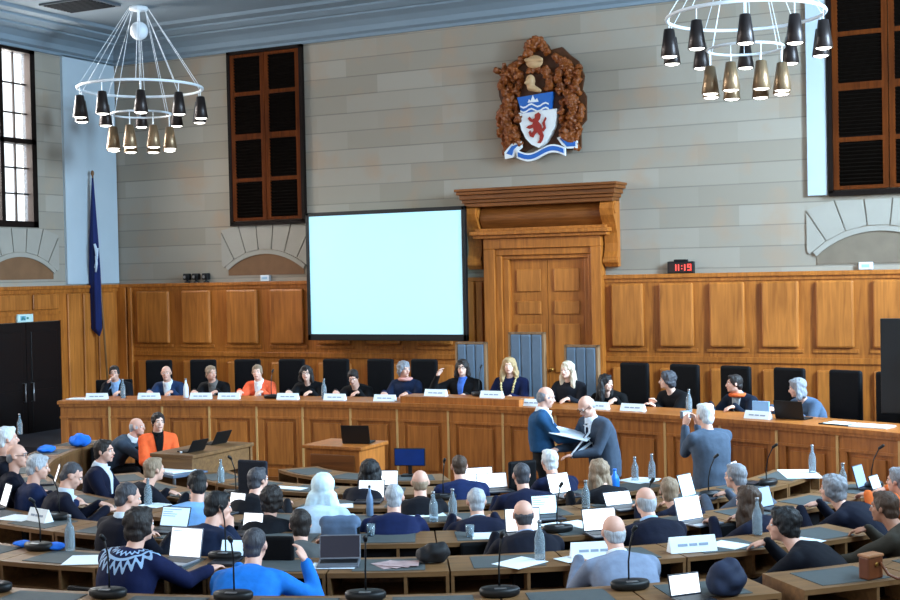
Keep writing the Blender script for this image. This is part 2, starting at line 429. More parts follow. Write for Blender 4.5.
        for a, b2 in zip(rows, rows[1:]):
            for j in range(6): g.faces.new((a[j], a[j + 1], b2[j + 1], b2[j]))
        o = obj(name, g, c, b, True); md = o.modifiers.new('thickness', 'SOLIDIFY'); md.thickness = .008; md.offset = 0
    if shirt:
        g = newbm(); t = (C + Rh @ V((0, -.02, -.055)) - N).normalized(); x, y = frame_of(t); rs = []
        for h, r in ((-.02, .078), (.012, .074), (.04, .066), (.044, .060), (.01, .058)):
            rs.append([N + t * h + x * (r * math.cos(2 * PI * i / 18)) + y * (r * math.sin(2 * PI * i / 18)) for i in range(18)])
        rings(g, rs, False); obj('collar', g, cloth(shirt), b, True)
        if face: strip(.062, .012, -.01, .30, .004, 'shirt', cloth(shirt))
    if tie: strip(.018, .03, .02, .36, .012, 'tie', cloth(tie))
    if scarf:
        g = newbm(); torus(g, (0, 0, 0), .082, .024, 20, 8)
        for v in g.verts: v.co = N + V((0, .01, .015)) + v.co
        obj('scarf', g, cloth(scarf), b, True)
    if lanyard: strip(.05, .012, .0, .2, .008, 'lanyard', cloth(lanyard))
    if chain:
        g = newbm(); y = fr(.85)[1]; tree = tree or BVHTree.FromPolygons([v.co for v in tm.vertices], [p.vertices for p in tm.polygons]); pts = []
        for i in range(25):
            t = PI * i / 24; o_ = N - tg(.9) * (.005 + .27 * math.sin(t)) + X * (.10 * math.cos(t)) + y * .5
            h = tree.ray_cast(o_, -y); pts.append((h[0] if h[0] is not None else o_ - y * .42) + y * .012)
        for q in pts: ell(g, q, (.017, .017, .017), None, 8, 5)
        tube(g, pts, .009); ell(g, pts[12] - tg(.9) * .045, (.035, .014, .045)); obj('chain_of_office', g, mat('gilt_pale', (206, 186, 132), .4, metal=.4, var=.1), b, True, 'gilt chain of office with pendant')
    # face
    for s in (-1, 1):
        g = newbm(); ell(g, hp_((s * .030, .079, .004)), (.0125, .0085, .0085), Rh, 10, 7); eo = obj('eye', g, EYEW, b, True)
        if face: g = newbm(); ell(g, hp_((s * .030, .0862, .004)), (.0062, .004, .0066), Rh, 8, 5); obj('iris', g, IRIS, eo, True)
        if face and hair != 'hijab':
            g = newbm(); caps(g, hp_((s * .014, .0905, .027)), hp_((s * .046, .079, .026)), .0045, .0035, 6); obj('eyebrow', g, hairmat(hc), b, True)
    if face: g = newbm(); caps(g, hp_((-.02, .0905, -.060)), hp_((.02, .0905, -.060)), .005, .005, 6); obj('lips', g, LIPS, b, True)
    if glasses:
        g = newbm()
        for s in (-1, 1):
            pts = [hp_((s * .032 + .024 * math.cos(2 * PI * i / 14), .098, .004 + .019 * math.sin(2 * PI * i / 14))) for i in range(15)]; tube(g, pts, .0019, 6)
            tube(g, [hp_((s * .056, .097, .008)), hp_((s * .082, -.01, .01))], .0028, 6)
        tube(g, [hp_((-.008, .1, .006)), hp_((.008, .1, .006))], .0028, 6); obj('spectacles', g, FRAME, b, True)
    # hair
    if hair != 'none':
        g = newbm(); hm = hairmat(hc) if hair != 'hijab' else cloth(HAIRC['hijab'])
        def e_(c, r): ell(g, hp_(c), r, Rh, 16, 11)
        if hair == 'fringe':
            e_((0, -.026, .0), (.0785, .084, .050)); e_((0, -.058, -.034), (.064, .046, .048))
        elif hair == 'thin':
            e_((0, -.022, .006), (.081, .090, .072)); e_((0, -.058, -.035), (.064, .048, .055))
        elif hair == 'crop':
            e_((0, -.020, .036), (.079, .094, .084)); e_((0, -.055, -.03), (.064, .052, .06))
        elif hair == 'short':
            e_((0, -.020, .038), (.084, .098, .088)); e_((0, -.055, -.03), (.070, .056, .070)); e_((0, .038, .092), (.055, .045, .026))
            for s in (-1, 1): e_((s * .07, .0, .01), (.016, .03, .045))
        elif hair == 'full':
            e_((0, -.025, .040), (.098, .108, .096)); e_((0, -.055, -.04), (.085, .065, .075)); e_((0, .034, .096), (.065, .05, .03))
            for s in (-1, 1): e_((s * .078, -.01, -.01), (.022, .042, .06))
        elif hair in ('bob', 'long', 'curly'):
            big = 1.12 if hair == 'curly' else 1.0
            e_((0, -.022, .038), (.094 * big, .105, .094)); e_((0, -.05, -.05), (.092 * big, .062, .10)); e_((0, .035, .094), (.06, .05, .028))
            for s in (-1, 1):
                caps(g, hp_((s * .078, -.012, .04)), hp_((s * .090 * big, -.012, -.12)), .027, .034)
                if hair != 'bob':
                    caps(g, hp_((s * .085 * big, .0, -.10)), hp_((s * .10 * big, .0 if face else -.03, -.22 if hair == 'curly' else -.25)), .040 * big, .030)
            if hair != 'bob':
                for s in (-1, 0, 1): caps(g, hp_((s * .05, -.06, -.05)), hp_((s * .055, -.105 if not seated else -.115, -.30)), .048, .034)
        elif hair == 'hijab':
            e_((0, -.016, .03), (.102, .115, .102)); e_((0, -.03, -.07), (.105, .09, .11))
            for s in (-1, 0, 1): caps(g, hp_((s * .06, -.05, -.08)), hp_((s * .13, -.07, -.26)), .068, .05)
            caps(g, hp_((0, .02, -.14)), hp_((0, .06, -.26)), .06, .05)
        elif hair == 'headband':
            e_((0, -.022, .038), (.088, .100, .088)); e_((0, -.055, -.03), (.074, .058, .075))
        hme = fuse(g, .0105, 2)
        noisy(hme, .004 if hair == 'hijab' else .012 if hair in ('curly', 'full', 'bob', 'long') else .006, 34 if hair != 'curly' else 26, .6 if hair in ('long', 'bob') else 1)
        mesh_obj('hair' if hair != 'hijab' else 'headscarf', hme, hm, b)
        if hair == 'headband':
            g = newbm(); torus(g, (0, 0, 0), .094, .012, 24, 8)
            for v in g.verts: v.co = hp_((v.co.x * .98, v.co.z * 1.2 - .005, v.co.y * 1.05 + .03))
            obj('headband', g, cloth((150, 180, 210)), b, True)
    b['_c'] = 1; del b['_c']
    return b, base, C, W
# ------------------------------------------------------------------ room shell
ZC = 7.15
def sbox(name, *a, m, parent=None, bev=0):
    bm = newbm(); box(bm, *a, bev=bev); return struct(name, bm, m, parent)
sbox('floor', XL - .3, 8.7, -22, .3, -.3, 0, m=CARPET)
bm = newbm()                                            # stepped tiers of the chamber, concentric rings
for r0, r1, z in ((3.25, 4.2, .05), (4.2, 5.15, .10), (5.15, 6.3, .15), (6.3, 7.55, .20), (7.55, 15.5, .25)):
    arcbox(bm, (O.x, O.y), r0, r1, -88, 88, .001, z, 28)
struct('floor_tiers', bm, CARPET)
bm = newbm()
pts = [(-5.6, dais_y(-5.6) + .06)] + [(-5.6 + i * .6, dais_y(-5.6 + i * .6) + .06) for i in range(1, 24)] + [(8.4, -.01), (-8.2, -.01), (-8.2, -3.6), (-5.6, -3.6)]
prism_z(bm, pts, 0.002, .45); struct('floor_dais', bm, CARPET)
sbox('wall_back', XL - .3, 8.7, 0, .3, 0, ZC, m=STONE_B)
sbox('wall_right', 8.6, 8.9, -22, 0, 0, 3.6, m=STONE_L)
bm = newbm(); box(bm, 8.6, 8.9, -22, 0, 6.8, ZC)
for a, b in ((-2.5, 0), (-6.5, -4.5), (-10.5, -8.5), (-22, -12.5)): box(bm, 8.6, 8.9, a, b, 3.6, 6.8)
struct('wall_right_piers', bm, STONE_L)
WY = [(-3.41, -1.91), (-7.0, -5.5), (-10.6, -9.1), (-14.2, -12.7)]
bm = newbm(); box(bm, XL - .3, XL, -22, 0, 0, 3.8); box(bm, XL - .3, XL, -22, 0, 6.74, ZC)
e = 0.0
for a, b in WY: box(bm, XL - .3, XL, b, e, 3.8, 6.74); e = a
box(bm, XL - .3, XL, -22, e, 3.8, 6.74)
struct('wall_left', bm, STONE_L)
sbox('ceiling', XL - .3, 8.9, -22, .3, ZC, ZC + .2, m=CEIL)
bm = newbm(); prof = [(0, 6.70), (.05, 6.70), (.05, 6.75), (.12, 6.78), (.15, 6.86), (.26, 6.93), (.42, 6.98), (.42, 7.01), (.50, 7.01), (.62, 7.06), (.62, 7.09), (.86, 7.10), (.9, 7.149), (0, 7.149)]
rows = [[bm.verts.new((XL + d, -22, z)), bm.verts.new((XL + d, -d, z)), bm.verts.new((8.6, -d, z))] for d, z in prof]
for a, b in zip(rows, rows[1:] + rows[:1]):
    for i in range(2): bm.faces.new((a[i], a[i + 1], b[i + 1], b[i]))
struct('trim_1', bm, CEIL)
t = thing('ceiling_vent', 'dark square air vent set in the ceiling at upper left', 'vent', (at_z(80, 4, ZC - .001) + V((0, 0, -.03))), 0)
bm = newbm(); box(bm, -.5, .5, -.35, .35, 0, .028); obj('vent_frame', bm, mat('vent_grey', (70, 78, 86), .6, var=0), t)
bm = newbm()
for i in range(9): box(bm, -.44, .44, -.31 + i * .07, -.27 + i * .07, -.012, 0)
obj('slats', bm, mat('vent_dark', (26, 29, 34), .8, var=0, spec=.1), t)
# raised strips whose pale colour stands in for daylight on the wall
sbox('trim_2', XL, XL + .05, -1.31, -.03, 2.86, 6.72, m=DAYLIT)
sbox('trim_3', 3.83, 4.09, -.05, 0, 3.86, 6.72, m=DAYLIT)
# window with daylight on the left wall
FRM = mat('window_frame_dark', (22, 13, 9), .7, var=.1, spec=.1)
GLZ = mat('window_glass', (225, 240, 250), .05, var=0); GLZ.node_tree.nodes['Principled BSDF'].inputs['Alpha'].default_value = .12
for n_, (a, b) in enumerate(WY, 1):
    w = thing('window_%d' % n_, None, None, (XL, (a + b) / 2, 3.8), 0, kind='structure')
    h = (b - a) / 2; bm = newbm()
    for y0, y1, z0, z1 in ((-h, -h + .11, 0, 2.94), (h - .11, h, 0, 2.94), (-h, h, 0, .10), (-h, h, 2.84, 2.94), (-.04, .04, .1, 2.84), (-h, h, 1.36, 1.44)): box(bm, -.18, .02, y0, y1, z0, z1)
    obj('window_frame', bm, FRM, w)
    bm = newbm()
    for y in (-h * .5, h * .5): box(bm, -.12, -.08, y - .012, y + .012, .1, 2.84)
    for z in (.55, .97, 1.86, 2.34): box(bm, -.12, -.08, -h, h, z - .012, z + .012)
    obj('glazing_bars', bm, FRM, w)
    bm = newbm(); box(bm, -.106, -.098, -h + .1, h - .1, .09, 2.85); obj('glass_pane', bm, GLZ, w)
# shuttered windows on the back wall
def shutters(n, x0, x1, z0, z1):
    w = thing('window_%d' % n, None, None, ((x0 + x1) / 2, 0, z0), 0, kind='structure')
    h = (x1 - x0) / 2; H = z1 - z0; bm = newbm()
    for a in ((-h - .02, -h + .04, 0, H), (h - .04, h + .02, 0, H), (-h - .02, h + .02, -.04, .03), (-h - .02, h + .02, H - .05, H)): box(bm, a[0], a[1], -.075, -.001, a[2], a[3])
    obj('window_frame', bm, FRM, w)
    for s in (-1, 1):
        x0_, x1_ = (-h + .045, -.006) if s < 0 else (.006, h - .045); bm = newbm()
        box(bm, x0_, x0_ + .075, -.065, -.02, .04, H - .06); box(bm, x1_ - .075, x1_, -.065, -.02, .04, H - .06)
        zs = [.04, H * .25, H * .5, H * .75, H - .06]
        for i, z in enumerate(zs): k = .05 if i in (0, 2, 4) else .03; box(bm, x0_ + .075, x1_ - .075, -.065, -.02, max(.04, z - k), min(H - .06, z + k))
        lf = obj('shutter', bm, SHUT, w); bm = newbm()
        box(bm, x0_ + .07, x1_ - .07, -.03, -.02, .05, H - .07)
        for i in range(4):
            a, b = zs[i] + .05, zs[i + 1] - .05; k = int((b - a) / .05)
            for j in range(k):
                z = a + (j + .5) * (b - a) / k; r = bmesh.ops.create_cube(bm, size=1)
                for v in r['verts']:
                    p = V((v.co.x * (x1_ - x0_ - .15), v.co.y * .05, v.co.z * .012)); p = Matrix.Rotation(math.radians(-42), 3, 'X') @ p; v.co = p + V(((x0_ + x1_) / 2, -.045, z))
        obj('louvres', bm, LOUV, lf)
shutters(5, -5.73, -4.27, 3.82, 6.70); shutters(6, 4.13, 5.66, 3.88, 6.70)
# blind arched grilles with stone voussoirs
BR = mat('arch_brown', (118, 84, 56), .8, var=.18, scale=5); BRG = mat('arch_brown_daylit', (118, 104, 88), .8, var=.14, scale=5)  # second brown is greyed to put the right-hand light into the colour
def arch_pts(x0, x1, z0, z1, n=16, k=.26):
    w = x1 - x0; c = (x0 + x1) / 2; h = z1 - z0 - (z1 - z0) * k; R = (w * w / 4 + h * h) / (2 * h); a = math.asin(w / 2 / R)
    return [(x0, z0), (x1, z0)] + [(c + R * math.sin(a - 2 * a * i / n), z1 - R + R * math.cos(a - 2 * a * i / n)) for i in range(n + 1)], c, R, a
def blind_arch(name, x0, x1, z0, z1, m, ms, left=False):
    P, c, R, a = arch_pts(x0, x1, z0, z1)
    def tr(bm):
        if left:
            for v in bm.verts: v.co = V((XL - v.co.y, v.co.x, v.co.z))
        return bm
    bm = newbm(); prism(bm, P, -.012, .02); g = struct(name, tr(bm), m)
    bm = newbm(); zc = z1 - R
    pts = [(c + (R + d) * math.sin(t), zc + (R + d) * math.cos(t)) for d in (0, .07) for t in [a - 2 * a * i / 16 if d == 0 else -a + 2 * a * i / 16 for i in range(17)]]
    prism(bm, pts, -.035, 0)
    n = 7; a2 = a * 1.06
    for i in range(n):
        t0 = -a2 + 2 * a2 * (i + .03) / n; t1 = -a2 + 2 * a2 * (i + .97) / n; ri = R + .085; top = 3.78
        def tp(t): r = max(ri + .05, min((top - zc) / math.cos(t), ((x1 - x0) / 2 + .13) / max(.01, abs(math.sin(t))))); return (c + r * math.sin(t), zc + r * math.cos(t))
        prism(bm, [(c + ri * math.sin(t0), zc + ri * math.cos(t0)), (c + ri * math.sin(t1), zc + ri * math.cos(t1)), tp(t1), tp(t0)], -.022, 0)
    struct(name.replace('trim', 'trim_stone'), tr(bm), ms)
blind_arch('trim_4', -5.85, -4.33, 2.95, 3.30, BR, STONE_T); blind_arch('trim_5', 3.93, 5.55, 2.93, 3.36, BRG, STONE_T); blind_arch('trim_6', -3.1, -1.6, 2.95, 3.32, BR, STONE_T, True)
# oak dado on the back wall
da = thing('trim_7', None, None, (0, 0, 0), 0, kind='structure')
bm = newbm()
for x0, x1 in ((XL, -.98), (.90, 8.6)): box(bm, x0, x1, -.05, -.001, .45, 2.80)
obj('dado_board', bm, OAK, da)
bm = newbm()
for x0, x1 in ((XL, -.98), (.90, 8.6)):
    box(bm, x0, x1, -.10, -.001, 2.78, 2.84, .008); box(bm, x0, x1, -.07, -.05, 2.73, 2.78); box(bm, x0, x1, -.075, -.05, 1.58, 1.66, .006)
obj('dado_rail', bm, OAK, da)
PX = [(140, 172), (185, 213), (229.5, 260), (273, 306)]
PXs = [(at_y(a, 300).x, at_y(b, 300).x) for a, b in PX]
p_ = PXs[-1][0]
for i in range(1, 4): PXs.append((PXs[3][0] + .92 * i, PXs[3][0] + .92 * i + .62))
PX2 = [(613, 645), (661, 695), (711, 746), (763, 800), (817, 855), (874, 912)]
PXs += [(at_y(a, 300).x, at_y(b, 300).x) for a, b in PX2]
PXs += [(PXs[-1][0] + .77 * i, PXs[-1][1] + .77 * i) for i in (1, 2, 3, 4)]
for x0, x1 in PXs:
    for z0, z1 in ((1.80, 2.71), (.62, 1.50)):
        bm = newbm(); box(bm, x0, x1, -.115, -.05, z0, z1, .028); obj('panel', bm, OAKP, da)
    bm = newbm(); box(bm, x0 - .05, x1 + .05, -.072, -.05, 1.73, 1.78, .005); obj('sill_moulding', bm, OAK, da)
bm = newbm()
for x0, x1 in ((XL + .03, -8.02), (-7.98, -7.9), (-1.32, -1.2), (-1.16, -1.06)): box(bm, x0, x1, -.11, -.05, .45, 2.78, .01)
obj('pilaster', bm, OAK, da)
# oak dado on the left wall, with the black double door
dl = thing('trim_8', None, None, (XL, 0, 0), 0, kind='structure')
bm = newbm(); box(bm, .001, .05, -1.5, -.05, .25, 2.80); box(bm, .001, .05, -3.1, -1.5, 2.26, 2.80); box(bm, .001, .05, -20, -3.1, .25, 2.80); obj('dado_board', bm, OAK, dl)
bm = newbm(); box(bm, .001, .10, -20, -.05, 2.78, 2.84, .008); box(bm, .05, .075, -20, -.1, 2.72, 2.78); box(bm, .05, .07, -3.1, -1.5, 2.37, 2.42); obj('dado_rail', bm, OAK, dl)
for y0, y1, z0, z1 in ((-.62, -.2, .5, 2.7), (-.98, -.68, .5, 2.7), (-1.36, -1.03, .5, 2.7), (-2.15, -1.56, 2.45, 2.70), (-3.0, -2.22, 2.45, 2.70), (-4.0, -3.3, 1.7, 2.7), (-5.0, -4.3, 1.7, 2.7), (-6.0, -5.3, 1.7, 2.7)):
    bm = newbm(); box(bm, .05, .085, y0, y1, z0, z1, .014); obj('panel', bm, OAKP, dl)
BD = mat('door_black', (9, 9, 11), .35, var=.1)
d1 = thing('door_1', None, None, (XL, -2.29, .25), 0, kind='structure')
for s in (-1, 1):
    bm = newbm(); a, b = (.005, .78) if s > 0 else (-.78, -.005); box(bm, .0, .045, a, b, 0, 2.0)
    for z0, z1 in ((.15, .9), (1.05, 1.85)): box(bm, .045, .055, a + .1, b - .1, z0, z1, .004)
    lf = obj('door_leaf', bm, BD, d1); bm = newbm()
    y = s * .09; tube(bm, [(.045, y, .72), (.10, y, .72), (.10, y, 1.02), (.045, y, 1.02)], .012); obj('pull_handle', bm, STEEL, lf, True)
s1 = at_x(24, 318.5, XL + .06)
t = thing('exit_sign', 'small pale green and white exit sign above the black double door', 'sign', (XL + .075, s1.y, s1.z - .06), 0)
bm = newbm(); box(bm, -.025, .02, -.17, .17, 0, .13, .006); obj('panel', bm, mat('sign_pale', (196, 220, 214), .5, var=0), t)
bm = newbm()
box(bm, .02, .024, -.11, .0, .03, .10); 
obj('pictogram_field', bm, mat('sign_blue', (104, 156, 180), .5, var=0), t)
bm = newbm()
for a in ((-.075, -.045, .075, .09), (-.085, -.03, .055, .07), (-.09, -.07, .035, .055), (-.045, -.02, .035, .055), (.02, .06, .05, .08)): box(bm, .024, .028, a[0], a[1], a[2], a[3])
obj('pictogram', bm, mat('sign_green', (40, 120, 110), .5, var=0), t)
# central doorway
ds = thing('trim_9', None, None, (0, 0, .45), 0, kind='structure')
def dpart(name, boxes, m=OAK, bev=.008):
    bm = newbm()
    for b in boxes: box(bm, *b[:4], b[4] - .45, b[5] - .45, bev=bev)
    return obj(name, bm, m, ds)
dpart('architrave', [(-.98, -.80, -.20, -.001, .45, 3.26), (.74, .90, -.20, -.001, .45, 3.26), (-.799, -.70, -.16, -.001, .45, 3.16), (.68, .739, -.16, -.001, .45, 3.16), (-.699, -.60, -.12, -.001, .45, 3.10), (.61, .679, -.12, -.001, .45, 3.10),
                     (-.98, .90, -.20, -.001, 3.261, 3.42), (-.799, .739, -.16, -.001, 3.161, 3.259), (-.699, .679, -.12, -.001, 3.101, 3.159)])
dpart('lower_moulding', [(-1.12, 1.02, -.26, -.001, 3.42, 3.47), (-1.16, 1.06, -.31, -.001, 3.47, 3.53), (-1.10, 1.0, -.24, -.001, 3.53, 3.57)])
bm = newbm(); rs = []
for i in range(9):
    t_ = PI * i / 8; rs.append((-.12 - .09 * math.sin(t_), 3.57 - .45 + .33 * i / 8))
prof = [(-.001, 3.12)] + rs + [(-.001, 3.45)]
va = [bm.verts.new((-1.02, y, z)) for y, z in prof]; vb = [bm.verts.new((.92, y, z)) for y, z in prof]
bm.faces.new(va); bm.faces.new(list(reversed(vb)))
for i in range(len(prof)): j = (i + 1) % len(prof); bm.faces.new((va[i], vb[i], vb[j], va[j]))
obj('frieze', bm, OAKD, ds)
dpart('cornice', [(-1.24, 1.13, -.30, -.001, 3.90, 3.959), (-1.26, 1.16, -.34, -.001, 3.96, 4.009), (-1.28, 1.19, -.38, -.001, 4.01, 4.079), (-1.31, 1.23, -.43, -.001, 4.08, 4.129), (-1.33, 1.25, -.46, -.001, 4.13, 4.17)], OAKD)
for x0, x1 in ((-1.27, -1.05), (.93, 1.13)):
    P = [(-.001, 2.96), (-.10, 2.96), (-.15, 3.02), (-.16, 3.10), (-.12, 3.18), (-.10, 3.30), (-.13, 3.45), (-.20, 3.60), (-.27, 3.70), (-.30, 3.80), (-.28, 3.88), (-.20, 3.92), (-.001, 3.92)]
    bm = newbm(); va = [bm.verts.new((x0, y, z - .45)) for y, z in P]; vb = [bm.verts.new((x1, y, z - .45)) for y, z in P]
    bm.faces.new(va); bm.faces.new(list(reversed(vb)))
    for i in range(len(P)): j = (i + 1) % len(P); bm.faces.new((va[i], vb[i], vb[j], va[j]))
    cyl(bm, (x0 - .015, -.20, 3.80 - .45), (x1 + .015, -.20, 3.80 - .45), .075, n=16); cyl(bm, (x0 - .015, -.11, 3.05 - .45), (x1 + .015, -.11, 3.05 - .45), .055, n=16)
    obj('scroll_bracket', bm, OAK, ds)
d2 = thing('door_2', None, None, (0, 0, .45), 0, kind='structure')
for a, b in ((-.6, -.004), (.004, .61)):
    bm = newbm(); box(bm, a, b, -.05, -.001, 0, 2.65)
    lf = obj('door_leaf', bm, OAK, d2)
    for z0, z1 in ((2.16, 2.50), (1.82, 2.02), (.95, 1.68), (.2, .8)):
        bm = newbm(); box(bm, a + .10, b - .10, -.072, -.05, z0, z1, .012); obj('panel', bm, OAKP, lf)
    bm = newbm(); xk = -.06 if a < 0 else .06; ell(bm, (xk, -.09, 1.0), (.03, .03, .03)); cyl(bm, (xk, -.05, 1.0), (xk, -.08, 1.0), .012); obj('door_knob', bm, BRASS, lf, True)
# ------------------------------------------------------------------ things on the back wall
c0, c1 = at_y(306.5, 212, -.35), at_y(467.5, 339, -.35); c2 = at_y(465.5, 207, -.35); c3 = at_y(308.5, 342, -.35)
x0, x1, z0, z1 = (c0.x + c3.x) / 2, (c1.x + c2.x) / 2, (c1.z + c3.z) / 2, (c0.z + c2.z) / 2
t = thing('projection_screen', 'large white projection screen in a black frame hung on the back wall', 'screen', ((x0 + x1) / 2, -.35, z0))
w, h = (x1 - x0) / 2, z1 - z0; bm = newbm()
for a in ((-w, -w + .06, 0, h), (w - .06, w, 0, h), (-w, w, 0, .10), (-w, w, h - .06, h)): box(bm, a[0], a[1], -.03, .05, a[2], a[3], .006)
obj('frame', bm, BLACK, t)
bm = newbm(); box(bm, -w + .05, w - .05, -.015, .03, .08, h - .05); obj('screen_surface', bm, mat('projection_white', (176, 226, 240), .85, var=0, emit=.42), t)  # emission stands in for projector light falling on the screen
bm = newbm()
for s in (-.8, .8): box(bm, s - .04, s + .04, .05, .25, h * .2, h * .85)
obj('wall_bracket', bm, BLACK, t)
# coat of arms
t = thing('coat_of_arms', 'carved brown coat of arms with red lion shield and blue ribbon above the door', 'coat of arms', (-.055, -.002, 5.475))
SC = .00348
def zc(x, y): return ((x - 268) * SC, (296 - y) * SC)
CARV = mat('carved_wood', (128, 64, 14), .5, var=.35, scale=14, bump=.3); CARVD = mat('carved_wood_dark', (80, 42, 14), .55, var=.3, scale=12, bump=.3)
AW = mat('arms_white', (226, 228, 228), .5, var=.02); AB = mat('arms_blue', (30, 96, 176), .5, var=.05); AR = mat('arms_red', (150, 34, 24), .5, var=.05); AG = mat('arms_tan', (196, 156, 112), .5, var=.1)
bm = newbm(); sil = [(105, 540), (86, 450), (92, 410), (66, 395), (62, 350), (90, 318), (74, 270), (70, 215), (108, 160), (150, 122), (192, 112), (200, 66), (250, 40), (300, 62), (318, 92), (370, 84), (405, 120), (442, 150), (466, 215), (456, 270), (474, 300), (472, 400), (446, 425), (446, 515), (350, 520), (268, 480), (180, 520)]
prism(bm, [zc(*p) for p in sil], -.05, 0); obj('backing', bm, CARVD, t)
rr = random.Random(3); bm = newbm()
def chain(pts, r0, r1, y=-.10):
    r0 *= .82; r1 *= .82
    n = len(pts)
    for i in range(n - 1):
        a = zc(*pts[i]); b = zc(*pts[i + 1]); k = r0 + (r1 - r0) * i / n; k2 = r0 + (r1 - r0) * (i + 1) / n
        caps(bm, (a[0], y, a[1]), (b[0], y, b[1]), k * SC, k2 * SC, 8)
for s in (1, -1):
    f = lambda L: [((x if s > 0 else 536 - x), y) for x, y in L]
    chain(f([(150, 150), (120, 190), (95, 225), (110, 270), (140, 240)]), 26, 14); chain(f([(130, 290), (110, 340), (118, 400), (125, 450), (118, 480)]), 34, 18)
    chain(f([(95, 330), (75, 360), (85, 395), (110, 410)]), 16, 12); chain(f([(165, 170), (185, 215), (160, 260)]), 22, 14); chain(f([(150, 420), (160, 450), (150, 480)]), 22, 14)
    chain(f([(190, 125), (160, 140), (140, 175)]), 20, 14); chain(f([(130, 300), (160, 320), (165, 360)]), 18, 12); chain(f([(90, 430), (100, 480), (100, 520)]), 14, 10)
    for k in range(44):
        x, y = zc(*f([(rr.uniform(78, 182), rr.uniform(140, 480))])[0]); ell(bm, (x, -.11, y), (rr.uniform(.016, .045), rr.uniform(.05, .10), rr.uniform(.02, .055)), Matrix.Rotation(rr.uniform(-1, 1), 3, 'Y'))
chain([(215, 100), (235, 60), (275, 55), (300, 95)], 26, 20); chain([(240, 75), (262, 52), (285, 80)], 24, 18); chain([(300, 180), (320, 215), (312, 255)], 26, 18); chain([(225, 180), (255, 172), (292, 185)], 16, 18)
cm = fuse(bm, .0115, 1); noisy(cm, .05, 11); noisy(cm, .03, 26)
for v in cm.vertices: v.co.y = min(v.co.y, -.012)
mesh_obj('carved_supporters', cm, CARV, t)
bm = newbm(); a = zc(252, 140)
ell(bm, (a[0], -.13, a[1]), (.14, .07, .10)); caps(bm, (a[0] - .11, -.18, a[1] + .03), (a[0] + .13, -.18, a[1] + .02), .03, .03); mesh_obj('helm', fuse(bm, .012, 2), AG, t)
bm = newbm(); a = zc(238, 222)
ell(bm, (a[0], -.18, a[1]), (.075, .07, .10)); caps(bm, (a[0] + .0, -.17, a[1] - .09), (a[0] + .14, -.17, a[1] - .15), .06, .03); caps(bm, (a[0] - .02, -.23, a[1] + .01), (a[0] - .05, -.24, a[1] - .03), .02, .025); mesh_obj('crest_figure', fuse(bm, .012, 2), AG, t)
def plate(name, pts, y0, y1, m, par): bm = newbm(); prism(bm, [zc(*p) for p in pts], y0, y1); return obj(name, bm, m, par)
shp = [(176, 352), (352, 346)] + [(352 - 3 * i if i < 3 else 352 - 9 - (i - 2) * 11, 346 + i * 16.5) for i in range(1, 10)] + [(265, 505)] + [(176 + (max(0, i - 2) * 10 + min(i, 2) * 2), 352 + i * 16) for i in range(9, 0, -1)]
shp = [(176, 352), (352, 346), (350, 385), (340, 420), (322, 456), (296, 487), (265, 506), (232, 490), (206, 462), (188, 425), (178, 385)]
sh = plate('shield', shp, -.15, -.05, AW, t)
plate('chief', [(172, 286), (336, 274), (322, 345), (192, 356)], -.165, -.05, AB, sh)
for y in (322, 342): plate('wave', [(188 + i * 13, y + 7 * math.sin(i * 1.25)) for i in range(11)] + [(188 + i * 13, y + 7 + 7 * math.sin(i * 1.25)) for i in range(10, -1, -1)], -.172, -.16, AW, sh)
plate('ship', [(222, 312), (228, 298), (236, 306), (246, 282), (256, 304), (266, 296), (272, 312)], -.172, -.16, AW, sh)
lion = [(228, 372), (240, 384), (252, 380), (254, 364), (270, 356), (280, 366), (276, 384), (268, 394), (282, 412), (286, 440), (292, 458), (286, 476), (276, 488), (262, 486), (272, 474), (274, 456), (262, 440), (252, 448), (244, 462), (228, 456), (222, 438), (230, 430), (236, 444), (246, 432), (244, 420), (226, 424), (212, 418), (222, 410), (240, 406), (244, 398), (230, 392), (220, 380)]
plate('lion', lion, -.165, -.15, AR, sh)
plate('lion_tail', [(284, 430), (292, 420), (286, 404), (294, 390), (302, 378), (306, 386), (298, 398), (300, 412), (302, 426), (290, 440)], -.165, -.15, AR, sh)
rb = newbm(); 
prism(rb, [zc(x, 512 + 16 * math.sin((x - 170) / 215 * 2 * PI)) for x in range(165, 390, 16)] + [zc(x, 546 + 16 * math.sin((x - 170) / 215 * 2 * PI)) for x in range(389, 164, -16)], -.17, -.13)
prism(rb, [zc(106, 516), zc(140, 482), zc(188, 474), zc(186, 500), zc(158, 520), zc(150, 540), zc(108, 545)], -.15, -.10); prism(rb, [zc(350, 470), zc(380, 460), zc(402, 482), zc(440, 482), zc(440, 518), zc(396, 518), zc(372, 500)], -.15, -.10)
ro = obj('ribbon', rb, AW, t); rb = newbm()
prism(rb, [zc(x, 519 + 16 * math.sin((x - 170) / 215 * 2 * PI)) for x in range(172, 384, 15)] + [zc(x, 538 + 16 * math.sin((x - 170) / 215 * 2 * PI)) for x in range(383, 171, -15)], -.178, -.165)
prism(rb, [zc(116, 522), zc(142, 492), zc(178, 484), zc(150, 508), zc(142, 532)], -.158, -.145); prism(rb, [zc(364, 474), (zc(380, 468)), zc(402, 491), zc(434, 490), zc(434, 510), zc(396, 510)], -.158, -.145)
obj('ribbon_band', rb, AB, ro)
